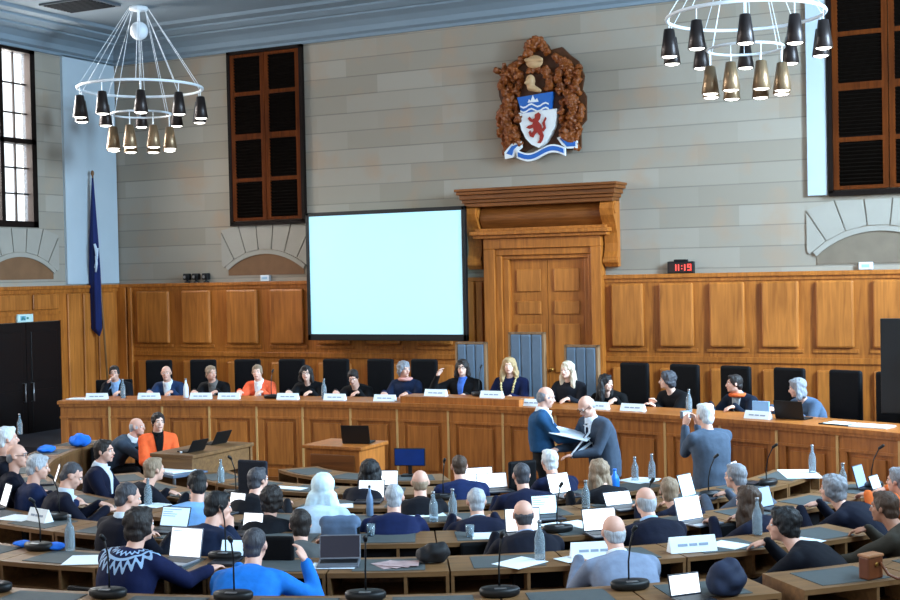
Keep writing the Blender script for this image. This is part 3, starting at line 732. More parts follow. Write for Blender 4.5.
# digital clock on the dado rail
p = at_y(681, 273, -.06); t = thing('digital_clock', 'black digital clock with red figures standing on the right dado rail', 'clock', (p.x, -.055, 2.84))
bm = newbm(); box(bm, -.19, .19, -.04, .045, 0, .17, .01); box(bm, -.10, .10, -.02, .03, .17, .2, .006); obj('case', bm, BLACK, t)
bm = newbm(); box(bm, -.165, .175, -.045, -.04, .025, .145); obj('face', bm, mat('clock_face', (30, 4, 4), .3, var=0), t)
bm = newbm()
for x in (-.07, -.03, .06): box(bm, x, x + .016, -.05, -.045, .04, .13)
box(bm, .105, .121, -.05, -.045, .085, .13); box(bm, .145, .161, -.05, -.045, .04, .13)
for z in (.04, .08, .12): box(bm, .105, .161, -.05, -.045, z, z + .013)
for z in (.06, .10): box(bm, .018, .032, -.05, -.045, z, z + .014)
obj('figures', bm, mat('led_red', (235, 70, 60), .4, var=0, emit=1.2), t)
SENS = ['first', 'mid', 'end']
for k, (px, lab) in enumerate(((187, 'small black camera on the left dado rail, nearest the flag'), (196, 'small black camera on the left dado rail, between its two neighbours'), (206, 'small black camera on the left dado rail, nearest the brown arch'))):
    p = at_y(px, 284, -.06); t = thing('wall_camera', lab, 'camera', (p.x, -.05, 2.84), 0, 'black cameras on the dado rail')
    bm = newbm(); lathe(bm, [(.05, 0), (.05, .02), (.02, .03), (.02, .06)], n=12); obj('foot', bm, BLACK, t)
    bm = newbm(); box(bm, -.06, .06, -.045, .04, .05, .16, .012); cyl(bm, (0, -.045, .1), (0, -.075, .1), .03, .034, 14); obj('camera_body', bm, BLACK, t)
    bm = newbm(); cyl(bm, (0, -.075, .1), (0, -.078, .1), .026, n=14); obj('lens', bm, STEEL, t)
for px, py, lab in ((266, 278, 'small white sensor box under the left brown arch'), (866, 266, 'small white sensor box under the right grey arch')):
    p = at_y(px, py + 4, -.03); t = thing('sensor_box', lab, 'sensor', (p.x, -.035, 2.845)); bm = newbm(); box(bm, -.09, .09, -.03, .03, 0, .10, .01); obj('housing', bm, WATER, t)
    bm = newbm(); box(bm, -.05, .05, -.034, -.03, .03, .07, .002); obj('window', bm, mat('sensor_blue', (150, 190, 214), .3, var=0), t)
# flag
pt, pb = at_y(92.5, 175, -.75), at_y(104, 372, -.75)
t = thing('flag_pole', 'navy blue flag furled on a tall pole in the left corner', 'flag', (pb.x + .04, -.75, .45))
L0 = t.location; tp = pt - L0; bp = V((.08, 0, 0))
bm = newbm(); cyl(bm, bp, tp, .018, .014); ell(bm, tp + V((0, 0, .03)), (.03, .03, .05)); obj('pole', bm, mat('pole_wood', (120, 84, 50), .5), t, True)
bm = newbm(); lathe(bm, [(.2, 0), (.2, .03), (.06, .06), (.04, .2)], (bp.x, 0, 0), 18); obj('base', bm, BRASS, t, True)
q0 = at_y(92.8, 190, -.75) - L0; FB = mat('flag_navy', (16, 32, 88), .85, var=.3, scale=5, stretch=(6, 6, .6))
bm = newbm(); rs = []
for k in range(15):
    f = k / 14; py = 178 + f * 150; c = at_y(92.6 + f * 4.2, py, -.78) - L0; w = (.015 + .10 * min(1, f * 1.6)); n = 24
    rs.append([c + V((w * math.cos(2 * PI * i / n) * (1 + .16 * math.cos(5 * 2 * PI * i / n + f * 2)), .055 * min(1, f * 2 + .2) * math.sin(2 * PI * i / n) * (1 + .3 * math.sin(4 * 2 * PI * i / n)), 0)) for i in range(n)])
c = at_y(100, 336, -.78) - L0; rs.append([c + (v - rs[-1][0]) * .12 for v in rs[-1]]); rings(bm, rs); fl = obj('flag', bm, FB, t, True)
for k, (a, b, w) in enumerate(((244, 258, .05), (256, 272, .04), (248, 268, .03))):
    bm = newbm(); A = at_y(94.6 + k * 1.5, a, -.86) - L0; B = at_y(96.5 - k * .8, b, -.86) - L0; tube(bm, [A, (A + B) / 2 + V((.02, -.004, 0)), B], [.02, w * .5, .015]); obj('emblem', bm, mat('flag_white', (196, 210, 226), .8, var=0), fl, True)
# ------------------------------------------------------------------ chandeliers
SHD = mat('shade_dark', (46, 38, 36), .38, metal=.5, var=.2); SHB = mat('shade_bronze', (128, 104, 78), .34, metal=.6, var=.25, scale=5); CHW = mat('chandelier_white', (226, 230, 234), .4, var=0)
GLOW = mat('lamp_glow', (255, 250, 240), .4, var=0, emit=6)
def chandelier(loc, label):
    t = thing('chandelier', label, 'chandelier', loc, 0, 'ring chandeliers'); R = .95; zt = ZC - loc[2]
    bm = newbm(); torus(bm, (0, 0, 0), R, .022, 64, 8); obj('outer_ring', bm, CHW, t, True)
    bm = newbm(); torus(bm, (0, 0, -.40), .46, .016, 48, 8); obj('inner_ring', bm, CHW, t, True)
    bm = newbm(); lathe(bm, [(.14, zt), (.14, zt - .05), (.05, zt - .07), (.018, zt - .08), (.018, zt - .24)], n=20); obj('ceiling_rose', bm, CHW, t, True)
    bm = newbm(); ell(bm, (0, 0, zt - .37), (.14, .14, .145), None, 24, 16); obj('globe', bm, mat('opal_glass', (214, 222, 228), .25, var=0), t, True)
    for i in range(10):
        a = 2 * PI * (i + .5) / 10; ca, sa = math.cos(a), math.sin(a)
        bm = newbm(); cyl(bm, (R * ca, R * sa, .01), (.15 * ca, .15 * sa, zt - .02), .0042, n=6); obj('cable', bm, CHW, t)
    for i in range(6):
        a = 2 * PI * (i + .2) / 6; bm = newbm(); cyl(bm, (.46 * math.cos(a), .46 * math.sin(a), -.39), (.12 * math.cos(a), .12 * math.sin(a), zt - .04), .0035, n=6); obj('cable', bm, CHW, t)
    def shade(x, y, z0, drop, m):
        bm = newbm(); lathe(bm, [(.02, z0 - drop + .012), (.062, z0 - drop), (.108, z0 - drop - .33), (.102, z0 - drop - .335), (.055, z0 - drop - .02)], (x, y, 0), 18); s = obj('shade', bm, m, t, True)
        bm = newbm(); cyl(bm, (x, y, z0), (x, y, z0 - drop + .01), .006, n=6); obj('cord', bm, CHW, s)
        bm = newbm(); ell(bm, (x, y, z0 - drop - .325), (.092, .092, .026), None, 16, 8); obj('bulb', bm, GLOW, s, True)
    for i in range(10): a = 2 * PI * (i + .61) / 10; shade(R * math.cos(a), R * math.sin(a), 0, .16, SHD)
    for i in range(8): a = 2 * PI * (i + .39) / 8; shade(.46 * math.cos(a), .46 * math.sin(a), -.40, .22, SHB)
    return t
c1 = chandelier(at_d(140.5, 88.5, 20.25), 'ring chandelier with dark cone shades at left, near the tall bright window')
dup(c1, at_d(745, 16, 15.9), math.radians(-26), 'ring chandelier with dark cone shades at right, in front of the right shutters')
# ------------------------------------------------------------------ dais desk, platform chairs
DC, DR = V((-.3, -17.28, 0)), 14.0
def th(x): return math.degrees(math.asin((x + .3) / DR))
dt = thing('dais_desk', 'long curved oak panelled dais desk across the front of the chamber', 'desk', (-.3, -3.28, 0))
def darc(bm, x0, x1, r0, r1, z0, z1, n=6):           # local to the dais empty
    arcbox(bm, (0, -14.0), DR + r0, DR + r1, 180 - th(x1), 180 - th(x0), z0, z1, n)
BX = [-5.6, -4.93, -4.2, -3.53, -2.85, -2.18, -1.48, -.8, -.06, .72, 1.46, 2.19, 2.91, 3.6, 4.27, 4.95, 5.6, 6.25, 6.9]
X0, X1 = BX[0], BX[-1]
bm = newbm(); darc(bm, X0, X1, .02, .07, 0, 1.2, 60); darc(bm, X0, X0 + .05, .02, 1.25, 0, 1.2, 1); obj('carcass', bm, DAISW, dt)
bm = newbm(); darc(bm, X0 - .02, X1, -.045, .66, 1.2, 1.245, 60); obj('worktop', bm, DAISW, dt)
bm = newbm(); darc(bm, X0, X1, -.03, .02, 1.165, 1.2, 60); darc(bm, X0, X1, -.012, .02, 1.0, 1.03, 60); obj('moulding', bm, DAISW, dt)
bm = newbm(); darc(bm, X0, X1, -.03, .02, 0, .22, 60); obj('plinth', bm, OAKD, dt)
PALE = mat('stile_edge', (196, 150, 92), .5, var=.1)
for a, b in zip(BX, BX[1:]):
    bm = newbm(); darc(bm, a + .012, b - .012, -.004, .02, 1.03, 1.165, 4); darc(bm, a + .012, a + .10, -.004, .02, .22, 1.0, 1); darc(bm, b - .10, b - .012, -.004, .02, .22, 1.0, 1); darc(bm, a + .1, b - .1, -.004, .02, .22, .32, 2)
    darc(bm, a + .15, b - .15, 0.0, .02, .38, .95, 3); fp = obj('front_panel', bm, DAISW, dt)
    bm = newbm(); darc(bm, b - .014, b + .014, -.014, .02, .22, 1.165, 1); obj('stile', bm, PALE, fp)
bm = newbm(); darc(bm, -.75, .95, .0, .40, 1.245, 1.33, 12); obj('raised_ledge', bm, DAISW, dt)
def on_dais(px, py, off=None):
    if off is None: return at_z(px, py, 1.245)
    return march(px, py, lambda P: P.y - dais_y(P.x) - off)
def drz(x, extra=0): return PI - math.radians(th(x)) + math.radians(extra)
# high-backed chairs
def high_chair(label, m, mw, w, h, name='high_back_chair', ribs=False, group=None):
    t = thing(name, label, 'chair', (0, 0, 0), 0, group)
    bm = newbm(); box(bm, -w, w, -.22, .24, .40, .48, .03); obj('seat', bm, m, t)
    bm = newbm()
    if ribs:
        for i in range(3): box(bm, -w + .03 + i * (2 * w - .06) / 3, -w + .03 + (i + 1) * (2 * w - .06) / 3, -.285, -.215, .5, h - .03, .022)
    else: box(bm, -w, w, -.30, -.22, .46, h, .03)
    obj('backrest', bm, m, t)
    bm = newbm()
    if ribs:
        box(bm, -w, -w + .03, -.30, -.22, .4, h); box(bm, w - .03, w, -.30, -.22, .4, h); box(bm, -w, w, -.30, -.22, h - .03, h); box(bm, -w + .03, w - .03, -.31, -.285, .4, h - .03)
    else: box(bm, -w * .8, w * .8, -.32, -.30, .5, h - .08, .004)
    obj('back_frame', bm, mw, t)
    for s in (-1, 1):
        for y in (-.2, .2): bm = newbm(); box(bm, s * (w - .05) - .02, s * (w - .05) + .02, y - .02, y + .02, 0, .41); obj('leg', bm, mw, t)
        bm = newbm(); box(bm, s * (w + .0) - .025, s * w + .025, -.25, .18, .62, .66, .01); box(bm, s * w - .02, s * w + .02, .12, .16, .42, .63); obj('armrest', bm, mw, t)
    return t
chairs = [(157, 360, 'second'), (201, 359, ''), (245, 358, ''), (289, 358, ''), (333, 357.5, ''), (377, 357.5, ''), (420.5, 358, ''), (629, 360.5, ''), (678.5, 362, ''), (729, 364, ''), (782, 366.5, ''), (837.5, 369, ''), (884, 372, '')]
CL = ['behind the bald man in blue suit', 'beside the short-haired person in black at left', 'behind the woman in orange blazer', 'left of the woman in black with spectacles', 'below left end of the projection screen',
      'below the middle of the projection screen, left of the grey-haired woman', 'below right corner of the projection screen, left of the blue throne', 'beside the long black-haired woman right of the door', 'behind the woman in black facing left',
      'behind the dark-haired man in navy jacket and orange collar', 'behind the grey-haired person in denim blue', 'empty, right of the grey-haired person in denim blue', 'mostly hidden by the tall black monitor at right edge']
hc0 = None
for (px, py, _), l in zip(chairs, CL):
    P = on_dais(px - 4, py, 1.32); lab = 'black high-backed dais chair ' + l
    if hc0 is None: hc0 = high_chair(lab, LEATHER, BLACK, .205, 1.25, group='black high-backed dais chairs'); hc0.location = (P.x, P.y, .45); hc0.rotation_euler[2] = drz(P.x)
    else: dup(hc0, (P.x, P.y, .45), drz(P.x), lab)
BF = wood('throne_oak', (112, 84, 60), (160, 124, 90))
for px, py, w, lab in ((463.5, 343, .235, 'lower blue-grey ribbed throne chair left of the tall one'), (518.5, 333, .27, 'tallest blue-grey ribbed throne chair, in the middle before the door'), (573, 346, .25, 'lower blue-grey ribbed throne chair right of the tall one')):
    P = on_dais(px, py, 1.42); t = high_chair(lab, BLUEL, BF, w, P.z - .45, 'throne_chair', True, 'blue throne chairs'); t.location = (P.x, P.y, .45); t.rotation_euler[2] = drz(P.x)
# ------------------------------------------------------------------ desk rows (horseshoe of oak desk units round the well)
ROWS = {'A': (8.08, 1.00, .25), 'B': (6.82, .95, .20), 'C': (5.68, .90, .15), 'D': (4.70, .86, .10), 'E': (3.75, .82, .05), 'F': (2.80, .78, .0), 'G': (1.75, .74, 0.0)}
DEP = .47
RN = {'A': 'nearest the camera', 'B': 'second from the camera', 'C': 'third from the camera', 'D': 'fourth from the camera', 'E': 'fifth from the camera', 'F': 'round the well', 'G': 'inside the well'}
SPEC = [('A', 2.25 - 5.85, 5.85, 8), ('A', 44.2, 5.85, 2), ('B', -4.6, 6.85, 9), ('C', -19.4, 8.1, 12), ('D', -81.4, 9.8, 17), ('E', -41.1, 12.3, 9), ('F', -38, 16.4, 5), ('G', -40, 26, 3)]
def desk_unit(row, pitch):
    R, z, fl = ROWS[row]; Rm = R - DEP / 2; h = pitch / 2; z = z - fl
    t = thing('desk_unit', 'curved oak desk unit with grey blotter in the row ' + RN[row], 'desk', (0, 0, 0), 0, 'oak desk units in the row ' + RN[row])
    c = (0, Rm); g = math.degrees(.006 / R)
    bm = newbm(); arcbox(bm, c, R - DEP, R, -h + g, h - g, z - .032, z, 4); obj('desktop', bm, DESKW, t)
    hb = h * .60; bm = newbm(); arcbox(bm, c, R - DEP + .07, R - .05, -hb, hb, z, z + .004, 4); obj('blotter', bm, BLOT, t)
    bm = newbm(); arcbox(bm, c, R - DEP + .02, R - .012, -h + g, h - g, z - .19, z - .168, 4); obj('shelf', bm, DESKD, t)
    bm = newbm(); arcbox(bm, c, R - DEP, R - DEP + .025, -h + g, h - g, .0, z - .032, 4); obj('modesty_panel', bm, DESKD, t)
    w = math.degrees(.011 / R)
    for a in (-h + g + w, h - g - w): bm = newbm(); arcbox(bm, c, R - DEP + .025, R - .004, a - w, a + w, 0 if a < 0 else 0, z - .032, 1); obj('side_panel', bm, DESKW, t)
    bm = newbm(); arcbox(bm, c, R - DEP + .02, R - .006, h * .28 - w, h * .28 + w, z - .168, z - .032, 1); obj('divider', bm, DESKW, t)
    return t
def polar(R, a): a = math.radians(a); return V((O.x + R * math.sin(a), O.y - R * math.cos(a), 0))
proto = {}
DESK_SPANS = []
for row, a0, pitch, n in SPEC:
    R, z, fl = ROWS[row]
    for i in range(n):
        a = a0 + pitch * (i + .5); p = polar(R - DEP / 2, a); p.z = fl
        if row not in proto:
            proto[row] = desk_unit(row, pitch); proto[row].location = p; proto[row].rotation_euler[2] = math.radians(a)
        else:
            dup(proto[row], p, math.radians(a))
    DESK_SPANS.append((row, a0, a0 + pitch * n))
def on_desk(px, py, row=None):
    best = None
    for r in ([row] if row else 'ABCDEFG'):
        R, z, fl = ROWS[r]; P = at_z(px, py, z + .004); d = P - O; rr_ = math.hypot(d.x, d.y); a = math.degrees(math.atan2(d.x, -d.y))
        e = max(0, rr_ - (R - .06), (R - DEP + .06) - rr_)
        if not any(q[0] == r and q[1] - .5 < a < q[2] + .5 for q in DESK_SPANS): e += .8
        if best is None or e < best[0]: best = (e, r, P, rr_, a)
    e, r, P, rr_, a = best; R, z, fl = ROWS[r]
    q = polar(min(max(rr_, R - DEP + .05), R - .05), a); q.z = z + .0045
    return q, a, r
def seat_pos(px, py, R): return march(px, py, lambda P: math.hypot(P.x - O.x, P.y - O.y) - R)
def ang(P): return math.degrees(math.atan2(P.x - O.x, -(P.y - O.y)))
# microphones on every desk boundary of the near rows
def gooseneck(label, group, h=.36):
    t = thing('desk_microphone', label, 'microphone', (0, 0, 0), 0, group)
    bm = newbm(); rings(bm, [[V((a * math.cos(2 * PI * i / 20), b * math.sin(2 * PI * i / 20), z)) for i in range(20)] for a, b, z in ((.10, .058, 0), (.118, .07, .012), (.122, .074, .04), (.112, .066, .052), (.06, .03, .055))]); obj('base', bm, BLACK, t, True)
    bm = newbm(); tube(bm, [(0, .02, .05), (0, .02, .16), (.005, .0, .26), (.01, -.05, h)], .0055); nk = obj('gooseneck', bm, BLACK, t, True)
    bm = newbm(); caps(bm, (.01, -.05, h), (.012, -.085, h + .025), .013, .014); obj('capsule', bm, BLACK, t, True)
    bm = newbm(); box(bm, -.035, .035, -.058, -.03, .053, .057, .001); obj('button_panel', bm, STEEL, t)
    return t
def dup_mic(row, a, rr=.40, lab=None):
    global mic0
    R, z, fl = ROWS[row]; p = polar(R - rr, a); p.z = z + .001
    lab = lab or 'black gooseneck microphone on the desk row ' + RN[row]; grp = 'desk microphones on the row ' + RN[row]
    if mic0 is None: mic0 = gooseneck(lab, grp); mic0.location = p; mic0.rotation_euler[2] = math.radians(a); return
    dup(mic0, p, math.radians(a), lab, grp)
mic0 = None
for i in range(9):
    if i != 1 and i != 8: dup_mic('A', -3.6 + 5.85 * i, .36)
for px, py, row in ((42, 549, 'B'), (84, 514, 'C'), (231, 556, 'B'), (558, 532, 'C'), (300, 480, 'E'), (776, 486, 'D'), (874, 488, 'C'), (716, 498, 'D'), (440, 492, 'E'), (655, 530, 'C')):
    R, z, fl = ROWS[row]; P = at_z(px, py, z); dup_mic(row, ang(P), min(max(R - math.hypot(P.x - O.x, P.y - O.y), .12), .38))
# ------------------------------------------------------------------ seats for the audience
def office_chair(label, group, m, top=.80, w=.22):
    t = thing('meeting_chair', label, 'chair', (0, 0, 0), 0, group)
    bm = newbm(); box(bm, -.22, .22, -.20, .22, .36, .42, .03); obj('seat', bm, m, t)
    bm = newbm(); box(bm, -w, w, -.235, -.19, .52, top, .02); obj('backrest', bm, m, t)
    bm = newbm(); box(bm, -.03, .03, -.255, -.235, .37, .62); box(bm, -.03, .03, -.255, -.1, .345, .37); obj('back_support', bm, BLACK, t)
    bm = newbm(); cyl(bm, (0, 0, .06), (0, 0, .36), .028); obj('pedestal', bm, STEEL, t)
    for i in range(5): a = 2 * PI * i / 5 + .3; bm = newbm(); tube(bm, [(0, 0, .07), (.22 * math.cos(a), .22 * math.sin(a), .045)], [.022, .016]); ell(bm, (.22 * math.cos(a), .22 * math.sin(a), .025), (.025, .025, .025), None, 8, 5); obj('foot', bm, BLACK, t)
    return t
ch0 = {}
def seat_at(base, rz, row):
    lab = 'black swivel chair at the desk row ' + RN[row]; g = 'swivel chairs at the row ' + RN[row]
    if not ch0: ch0['c'] = office_chair(lab, g, LEATHER); c = ch0['c']; c.location = base; c.rotation_euler[2] = rz
    else: dup(ch0['c'], base, rz, lab, g)
RH = {'B': 7.12, 'C': 5.98, 'D': 4.98, 'E': 4.03, 'F': 3.08}
SP = 'people seated at the desk rows'
def aud(px, py, row, label, turn=0, **kw):
    P = seat_pos(px, py, RH[row]); fl = ROWS[row][2]; rz = math.radians(ang(P) + turn)
    kw.setdefault('desk', ROWS[row][1] - fl)
    b, base, C, W = person(P, rz, fl, label, group=SP, **kw)
    seat_at(base - V((-math.sin(rz), math.cos(rz), 0)) * .02, rz, row)
    return b
NV = (16, 24, 58)
# patterned jumper
def jumper():
    m = cloth((20, 34, 86)); m = m.copy(); m.name = 'jumper_pattern'; nt = m.node_tree; b = nt.nodes['Principled BSDF']; N = nt.nodes.new; L = nt.links.new
    src = b.inputs['Base Color'].links[0].from_socket; tc = N('ShaderNodeTexCoord'); mp = N('ShaderNodeMapping'); mp.vector_type = 'POINT'; L(tc.outputs['Object'], mp.inputs[0])
    return m, mp, src, b, nt
jm, jmp, jsrc, jb, jnt = jumper()
def band(nt, mp, src, b, lo, hi, wave):
    N = nt.nodes.new; L = nt.links.new
    ln = N('ShaderNodeVectorMath'); ln.operation = 'LENGTH'; L(mp.outputs[0], ln.inputs[0]); sx = N('ShaderNodeSeparateXYZ'); L(mp.outputs[0], sx.inputs[0])
    at = N('ShaderNodeMath'); at.operation = 'ARCTAN2'; L(sx.outputs['X'], at.inputs[0]); L(sx.outputs['Y'], at.inputs[1])
    mu = N('ShaderNodeMath'); mu.operation = 'MULTIPLY'; mu.inputs[1].default_value = 22; L(at.outputs[0], mu.inputs[0]); sn = N('ShaderNodeMath'); sn.operation = 'SINE'; L(mu.outputs[0], sn.inputs[0])
    ma = N('ShaderNodeMath'); ma.operation = 'MULTIPLY_ADD'; ma.inputs[1].default_value = wave; L(sn.outputs[0], ma.inputs[0]); L(ln.outputs['Value'], ma.inputs[2])
    g = N('ShaderNodeMath'); g.operation = 'GREATER_THAN'; g.inputs[1].default_value = lo; L(ma.outputs[0], g.inputs[0]); l = N('ShaderNodeMath'); l.operation = 'LESS_THAN'; l.inputs[1].default_value = hi; L(ma.outputs[0], l.inputs[0])
    m = N('ShaderNodeMath'); m.operation = 'MULTIPLY'; L(g.outputs[0], m.inputs[0]); L(l.outputs[0], m.inputs[1])
    mx = N('ShaderNodeMix'); mx.data_type = 'RGBA'; L(m.outputs[0], mx.inputs[0]); L(src, mx.inputs[6]); mx.inputs[7].default_value = rgb(150, 180, 214); L(mx.outputs[2], b.inputs['Base Color']); return mx.outputs[2]
# --- row nearest
P_ = seat_pos(140, 509, RH['B']); topz = P_.z - .2
o1 = band(jnt, jmp, jsrc, jb, .150, .168, .0); o2 = band(jnt, jmp, o1, jb, .185, .215, .02); o3 = band(jnt, jmp, o2, jb, .105, .125, .012)
b = aud(140, 509, 'B', 'woman with dark bushy hair in navy patterned jumper seated at lower left', turn=-14, hair='full', hc='dark', topname='jumper', topmat=jm, wide=1.12, hr=(.26, .38, -.34), hyaw=-10)
ln_ = math.sqrt(max(.775 ** 2 - (topz - .47) ** 2, .0016)); jmp.inputs['Location'].default_value = (0, -(ln_ - .07), -(topz - .25))
aud(255, 528, 'B', 'man with cropped dark hair in bright blue top, right hand raised, front row', hair='crop', hc='darkgrey', top=(28, 112, 200), topname='top', hr=(.31, .06, -.12), hyaw=-6, wide=1.1, trousers=(30, 30, 40))
aud(613, 515, 'B', 'bald man with grey fringe in pale grey suit seated in the front row', hair='fringe', hc='silver', top=(122, 134, 156), shirt=(220, 226, 232), wide=1.14, trousers=(60, 66, 76))
aud(783, 509, 'B', 'person with black hair in dark navy jacket turned left, lower right', turn=30, hyaw=25, hair='full', hc='black', top=(15, 19, 38), hl=(-.25, .30, -.42))
aud(884, 492, 'B', 'dark-haired man in olive brown jacket at the lower right edge', turn=18, hair='short', hc='brown', top=(74, 66, 54), skin='tan', wide=1.15, hl=(-.38, .36, -.40))
# --- second row
aud(523, 500, 'C', 'balding man in dark navy suit seen from behind, lower centre before bright screen', hair='fringe', hc='darkgrey', top=(15, 21, 46), shirt=(140, 160, 190), wide=1.16)
aud(300, 510, 'C', 'dark-haired person in grey shirt behind the man in bright blue', turn=10, hair='short', hc='dark', top=(104, 106, 106), topname='shirt', hyaw=10)
aud(218, 492, 'C', 'black-haired person in dark blue shirt resting a hand against the cheek', turn=-22, hyaw=-25, hair='short', hc='black', top=(28, 44, 80), topname='shirt', hr='cheek', hpitch=8)
aud(645, 487, 'C', 'bald man in navy jumper and pale collar, right of centre', hair='thin', hc='silver', top=(14, 22, 56), topname='jumper', shirt=(150, 180, 214), wide=1.14)
aud(747, 487, 'C', 'woman with long brown hair in navy jacket at right of the rows', hair='long', hc='brown', top=(20, 28, 62), turn=8)
aud(128, 483, 'C', 'man with short dark grey hair in navy suit bent forward, left side', turn=-16, hyaw=-20, hpitch=14, hair='crop', hc='darkgrey', top=(14, 18, 46), shirt=(200, 210, 220))
aud(832, 476, 'C', 'grey-haired man in navy jacket in front of the right dais front', hair='full', hc='grey', top=(14, 22, 54), wide=1.14, turn=14)
aud(898, 468, 'C', 'grey-haired person in orange top cut by the right edge', hair='short', hc='grey', top=(214, 104, 46), topname='top')
# --- third row
aud(394, 484, 'D', 'bald silver-haired man in royal navy jumper, centre left', hair='crop', hc='silver', top=(18, 36, 90), topname='jumper', wide=1.16)
aud(476, 488, 'D', 'silver-haired man in navy suit left of the balding man in dark navy', hair='crop', hc='silver', top=(18, 28, 66), wide=1.1, shirt=(190, 204, 220))
aud(669, 478, 'D', 'person with sandy grey hair in navy, behind the silver laptop', hair='short', hc='sandy', top=(16, 26, 62), hyaw=-25)
aud(272, 487, 'D', 'woman with thick blue-black hair and black top, left of centre', hair='full', hc='dark', top=(20, 24, 38), topname='top')
aud(323, 474, 'D', 'woman in a pale blue-white headscarf seen from behind', hair='hijab', hc='hijab', top=(186, 206, 224), topname='tunic')
aud(197, 472, 'D', 'black-haired person in light blue shirt bending to the left', turn=22, hyaw=20, hpitch=20, hair='short', hc='black', top=(122, 170, 222), topname='shirt')
aud(72, 463, 'D', 'man with dark grey hair in navy suit looking down, left block', turn=-28, hyaw=-15, hpitch=28, hair='crop', hc='darkgrey', top=(14, 20, 50), shirt=(190, 200, 214), face=True)
aud(38, 455, 'D', 'white-haired man in blue suit at far left, between two dark suits', turn=-22, hyaw=-12, hpitch=10, hair='short', hc='silver', top=(24, 44, 92), wide=1.12)
aud(17, 444, 'D', 'balding man in spectacles and dark suit at the left edge', turn=-25, hyaw=-20, hair='fringe', hc='grey', top=(18, 26, 56), glasses=True, face=True)
aud(7, 427, 'D', 'white-haired man cut by the left edge, farthest of the left block', turn=-15, hair='short', hc='white', top=(24, 30, 52))
aud(735, 464, 'D', 'grey-haired person in grey jacket right of the standing photographer', hair='short', hc='grey', top=(92, 102, 118), turn=8)
# --- inner rows
aud(258, 468, 'E', 'person with grey hair in dark clothes near the dark-haired woman, inner row', hair='short', hc='darkgrey', top=(24, 28, 40), hyaw=-20)
aud(154, 458, 'E', 'sandy-haired person in dark navy below the bald man in grey suit', hair='short', hc='sandy', top=(16, 20, 44), turn=-10)
aud(104, 440, 'E', 'dark-haired man in navy suit in profile facing right, left block', turn=-42, hyaw=-10, hair='short', hc='dark', top=(16, 24, 62), shirt=(200, 210, 222), face=True)
aud(420, 470, 'E', 'bald man in black jacket next to the dark monitor', hair='fringe', hc='sandy', top=(18, 22, 36))
aud(521, 463, 'E', 'man with cropped grey hair in navy suit, centre, before white papers', hair='crop', hc='darkgrey', top=(18, 30, 72), wide=1.18)
aud(598, 460, 'E', 'woman with long sandy brown hair in black, below the standing men', hair='long', hc='sandy', top=(20, 22, 34))
aud(370, 460, 'F', 'woman with long straight black hair facing the clerk desk', hair='long', hc='black', top=(30, 34, 52))
aud(459, 455, 'F', 'man with short brown-grey hair in blue suit, innermost at centre', hair='crop', hc='brown', top=(20, 42, 96), wide=1.14)
aud(549, 450, 'F', 'man with thick white hair in navy below the standing man in blue', hair='short', hc='white', top=(18, 34, 80))
# --- left block by the dais
P = at_z(158, 413, 1.30); person(P, math.radians(-132), .05, 'woman with short dark hair in bright orange jacket, seated left below the dais', group=SP, hair='short', hc='dark', top=(234, 96, 48), face=True, shirt=(10, 10, 12), hl=(-.1, .30, -.46), hr=(.1, .32, -.46), hyaw=8, skin='pale')
ORB = P.copy()
P2 = at_z(137, 418, 1.19); person(P2, math.radians(-70), .05, 'bald man in grey-blue suit seated beside the woman in orange', group=SP, hair='thin', hc='silver', top=(72, 88, 106), shirt=(200, 206, 212), hyaw=-8, hl=(-.1, .34, -.42), hr=(.1, .34, -.44), wide=1.1)
for P, r in ((ORB, -132), (P2, -70)):
    f = V((-math.sin(math.radians(r)), math.cos(math.radians(r)), 0)); q = P - f * .30; q.z = .05; dup(ch0['c'], q, math.radians(r), 'black swivel chair under the woman in orange' if r == -132 else 'black swivel chair under the bald man in grey-blue suit', 'swivel chairs by the side desk')
# --- standing
P = at_d(546, 387, 14.0); person(P, math.radians(-66), 0.0, 'standing man in blue jumper and dark trousers, facing right and holding papers', seated=False, hair='thin', hc='grey', top=(36, 82, 124), topname='jumper', shirt=(214, 222, 230), trousers=(14, 15, 20), hl=(-.07, .36, -.44), hr=(.08, .36, -.44), hpitch=14, face=True, wide=1.08)
P = at_d(586, 396, 13.75); person(P, math.radians(148), 0.0, 'standing man in grey suit and tie bowing over the shared papers', seated=False, lean=.24, hair='fringe', hc='silver', top=(76, 90, 108), tophem=1, shirt=(214, 222, 232), tie=(30, 40, 70), trousers=(20, 24, 34), hl=(-.02, .20, -.50), hr=(.22, .24, -.46), hpitch=34, glasses=True, face=True, wide=1.14)
P = at_d(704, 404, 12.4); person(P, math.radians(50), .05, 'standing white-haired man in grey suit taking a picture towards the dais', seated=False, lean=.10, hair='short', hc='white', top=(82, 98, 118), tophem=1, trousers=(44, 52, 64), hl=(-.07, .22, -.12), hr=(.07, .22, -.12), hyaw=8, wide=1.08, poledown=True)
f = V((-math.sin(math.radians(50)), math.cos(math.radians(50)), 0)); q = P + f * .315 + V((0, 0, -.125))
t = thing('camera', 'small camera held up by the standing white-haired man', 'camera', q - V((0, 0, .04)), math.radians(50)); bm = newbm(); box(bm, -.058, .058, -.018, .018, 0, .075, .008); obj('camera_body', bm, mat('camera_silver', (110, 116, 124), .35, metal=.3, var=0), t)
bm = newbm(); cyl(bm, (0, .018, .038), (0, .05, .038), .026, .024, 16); obj('lens', bm, BLACK, t, True); bm = newbm(); box(bm, -.04, .03, -.021, -.018, .012, .062); obj('display', bm, SCRB, t)
a_ = at_d(553, 429.5, 13.9); b_ = at_d(591, 438, 13.75); m_ = (a_ + b_) / 2; dv = (b_ - a_); rz = math.atan2(dv.y, dv.x)
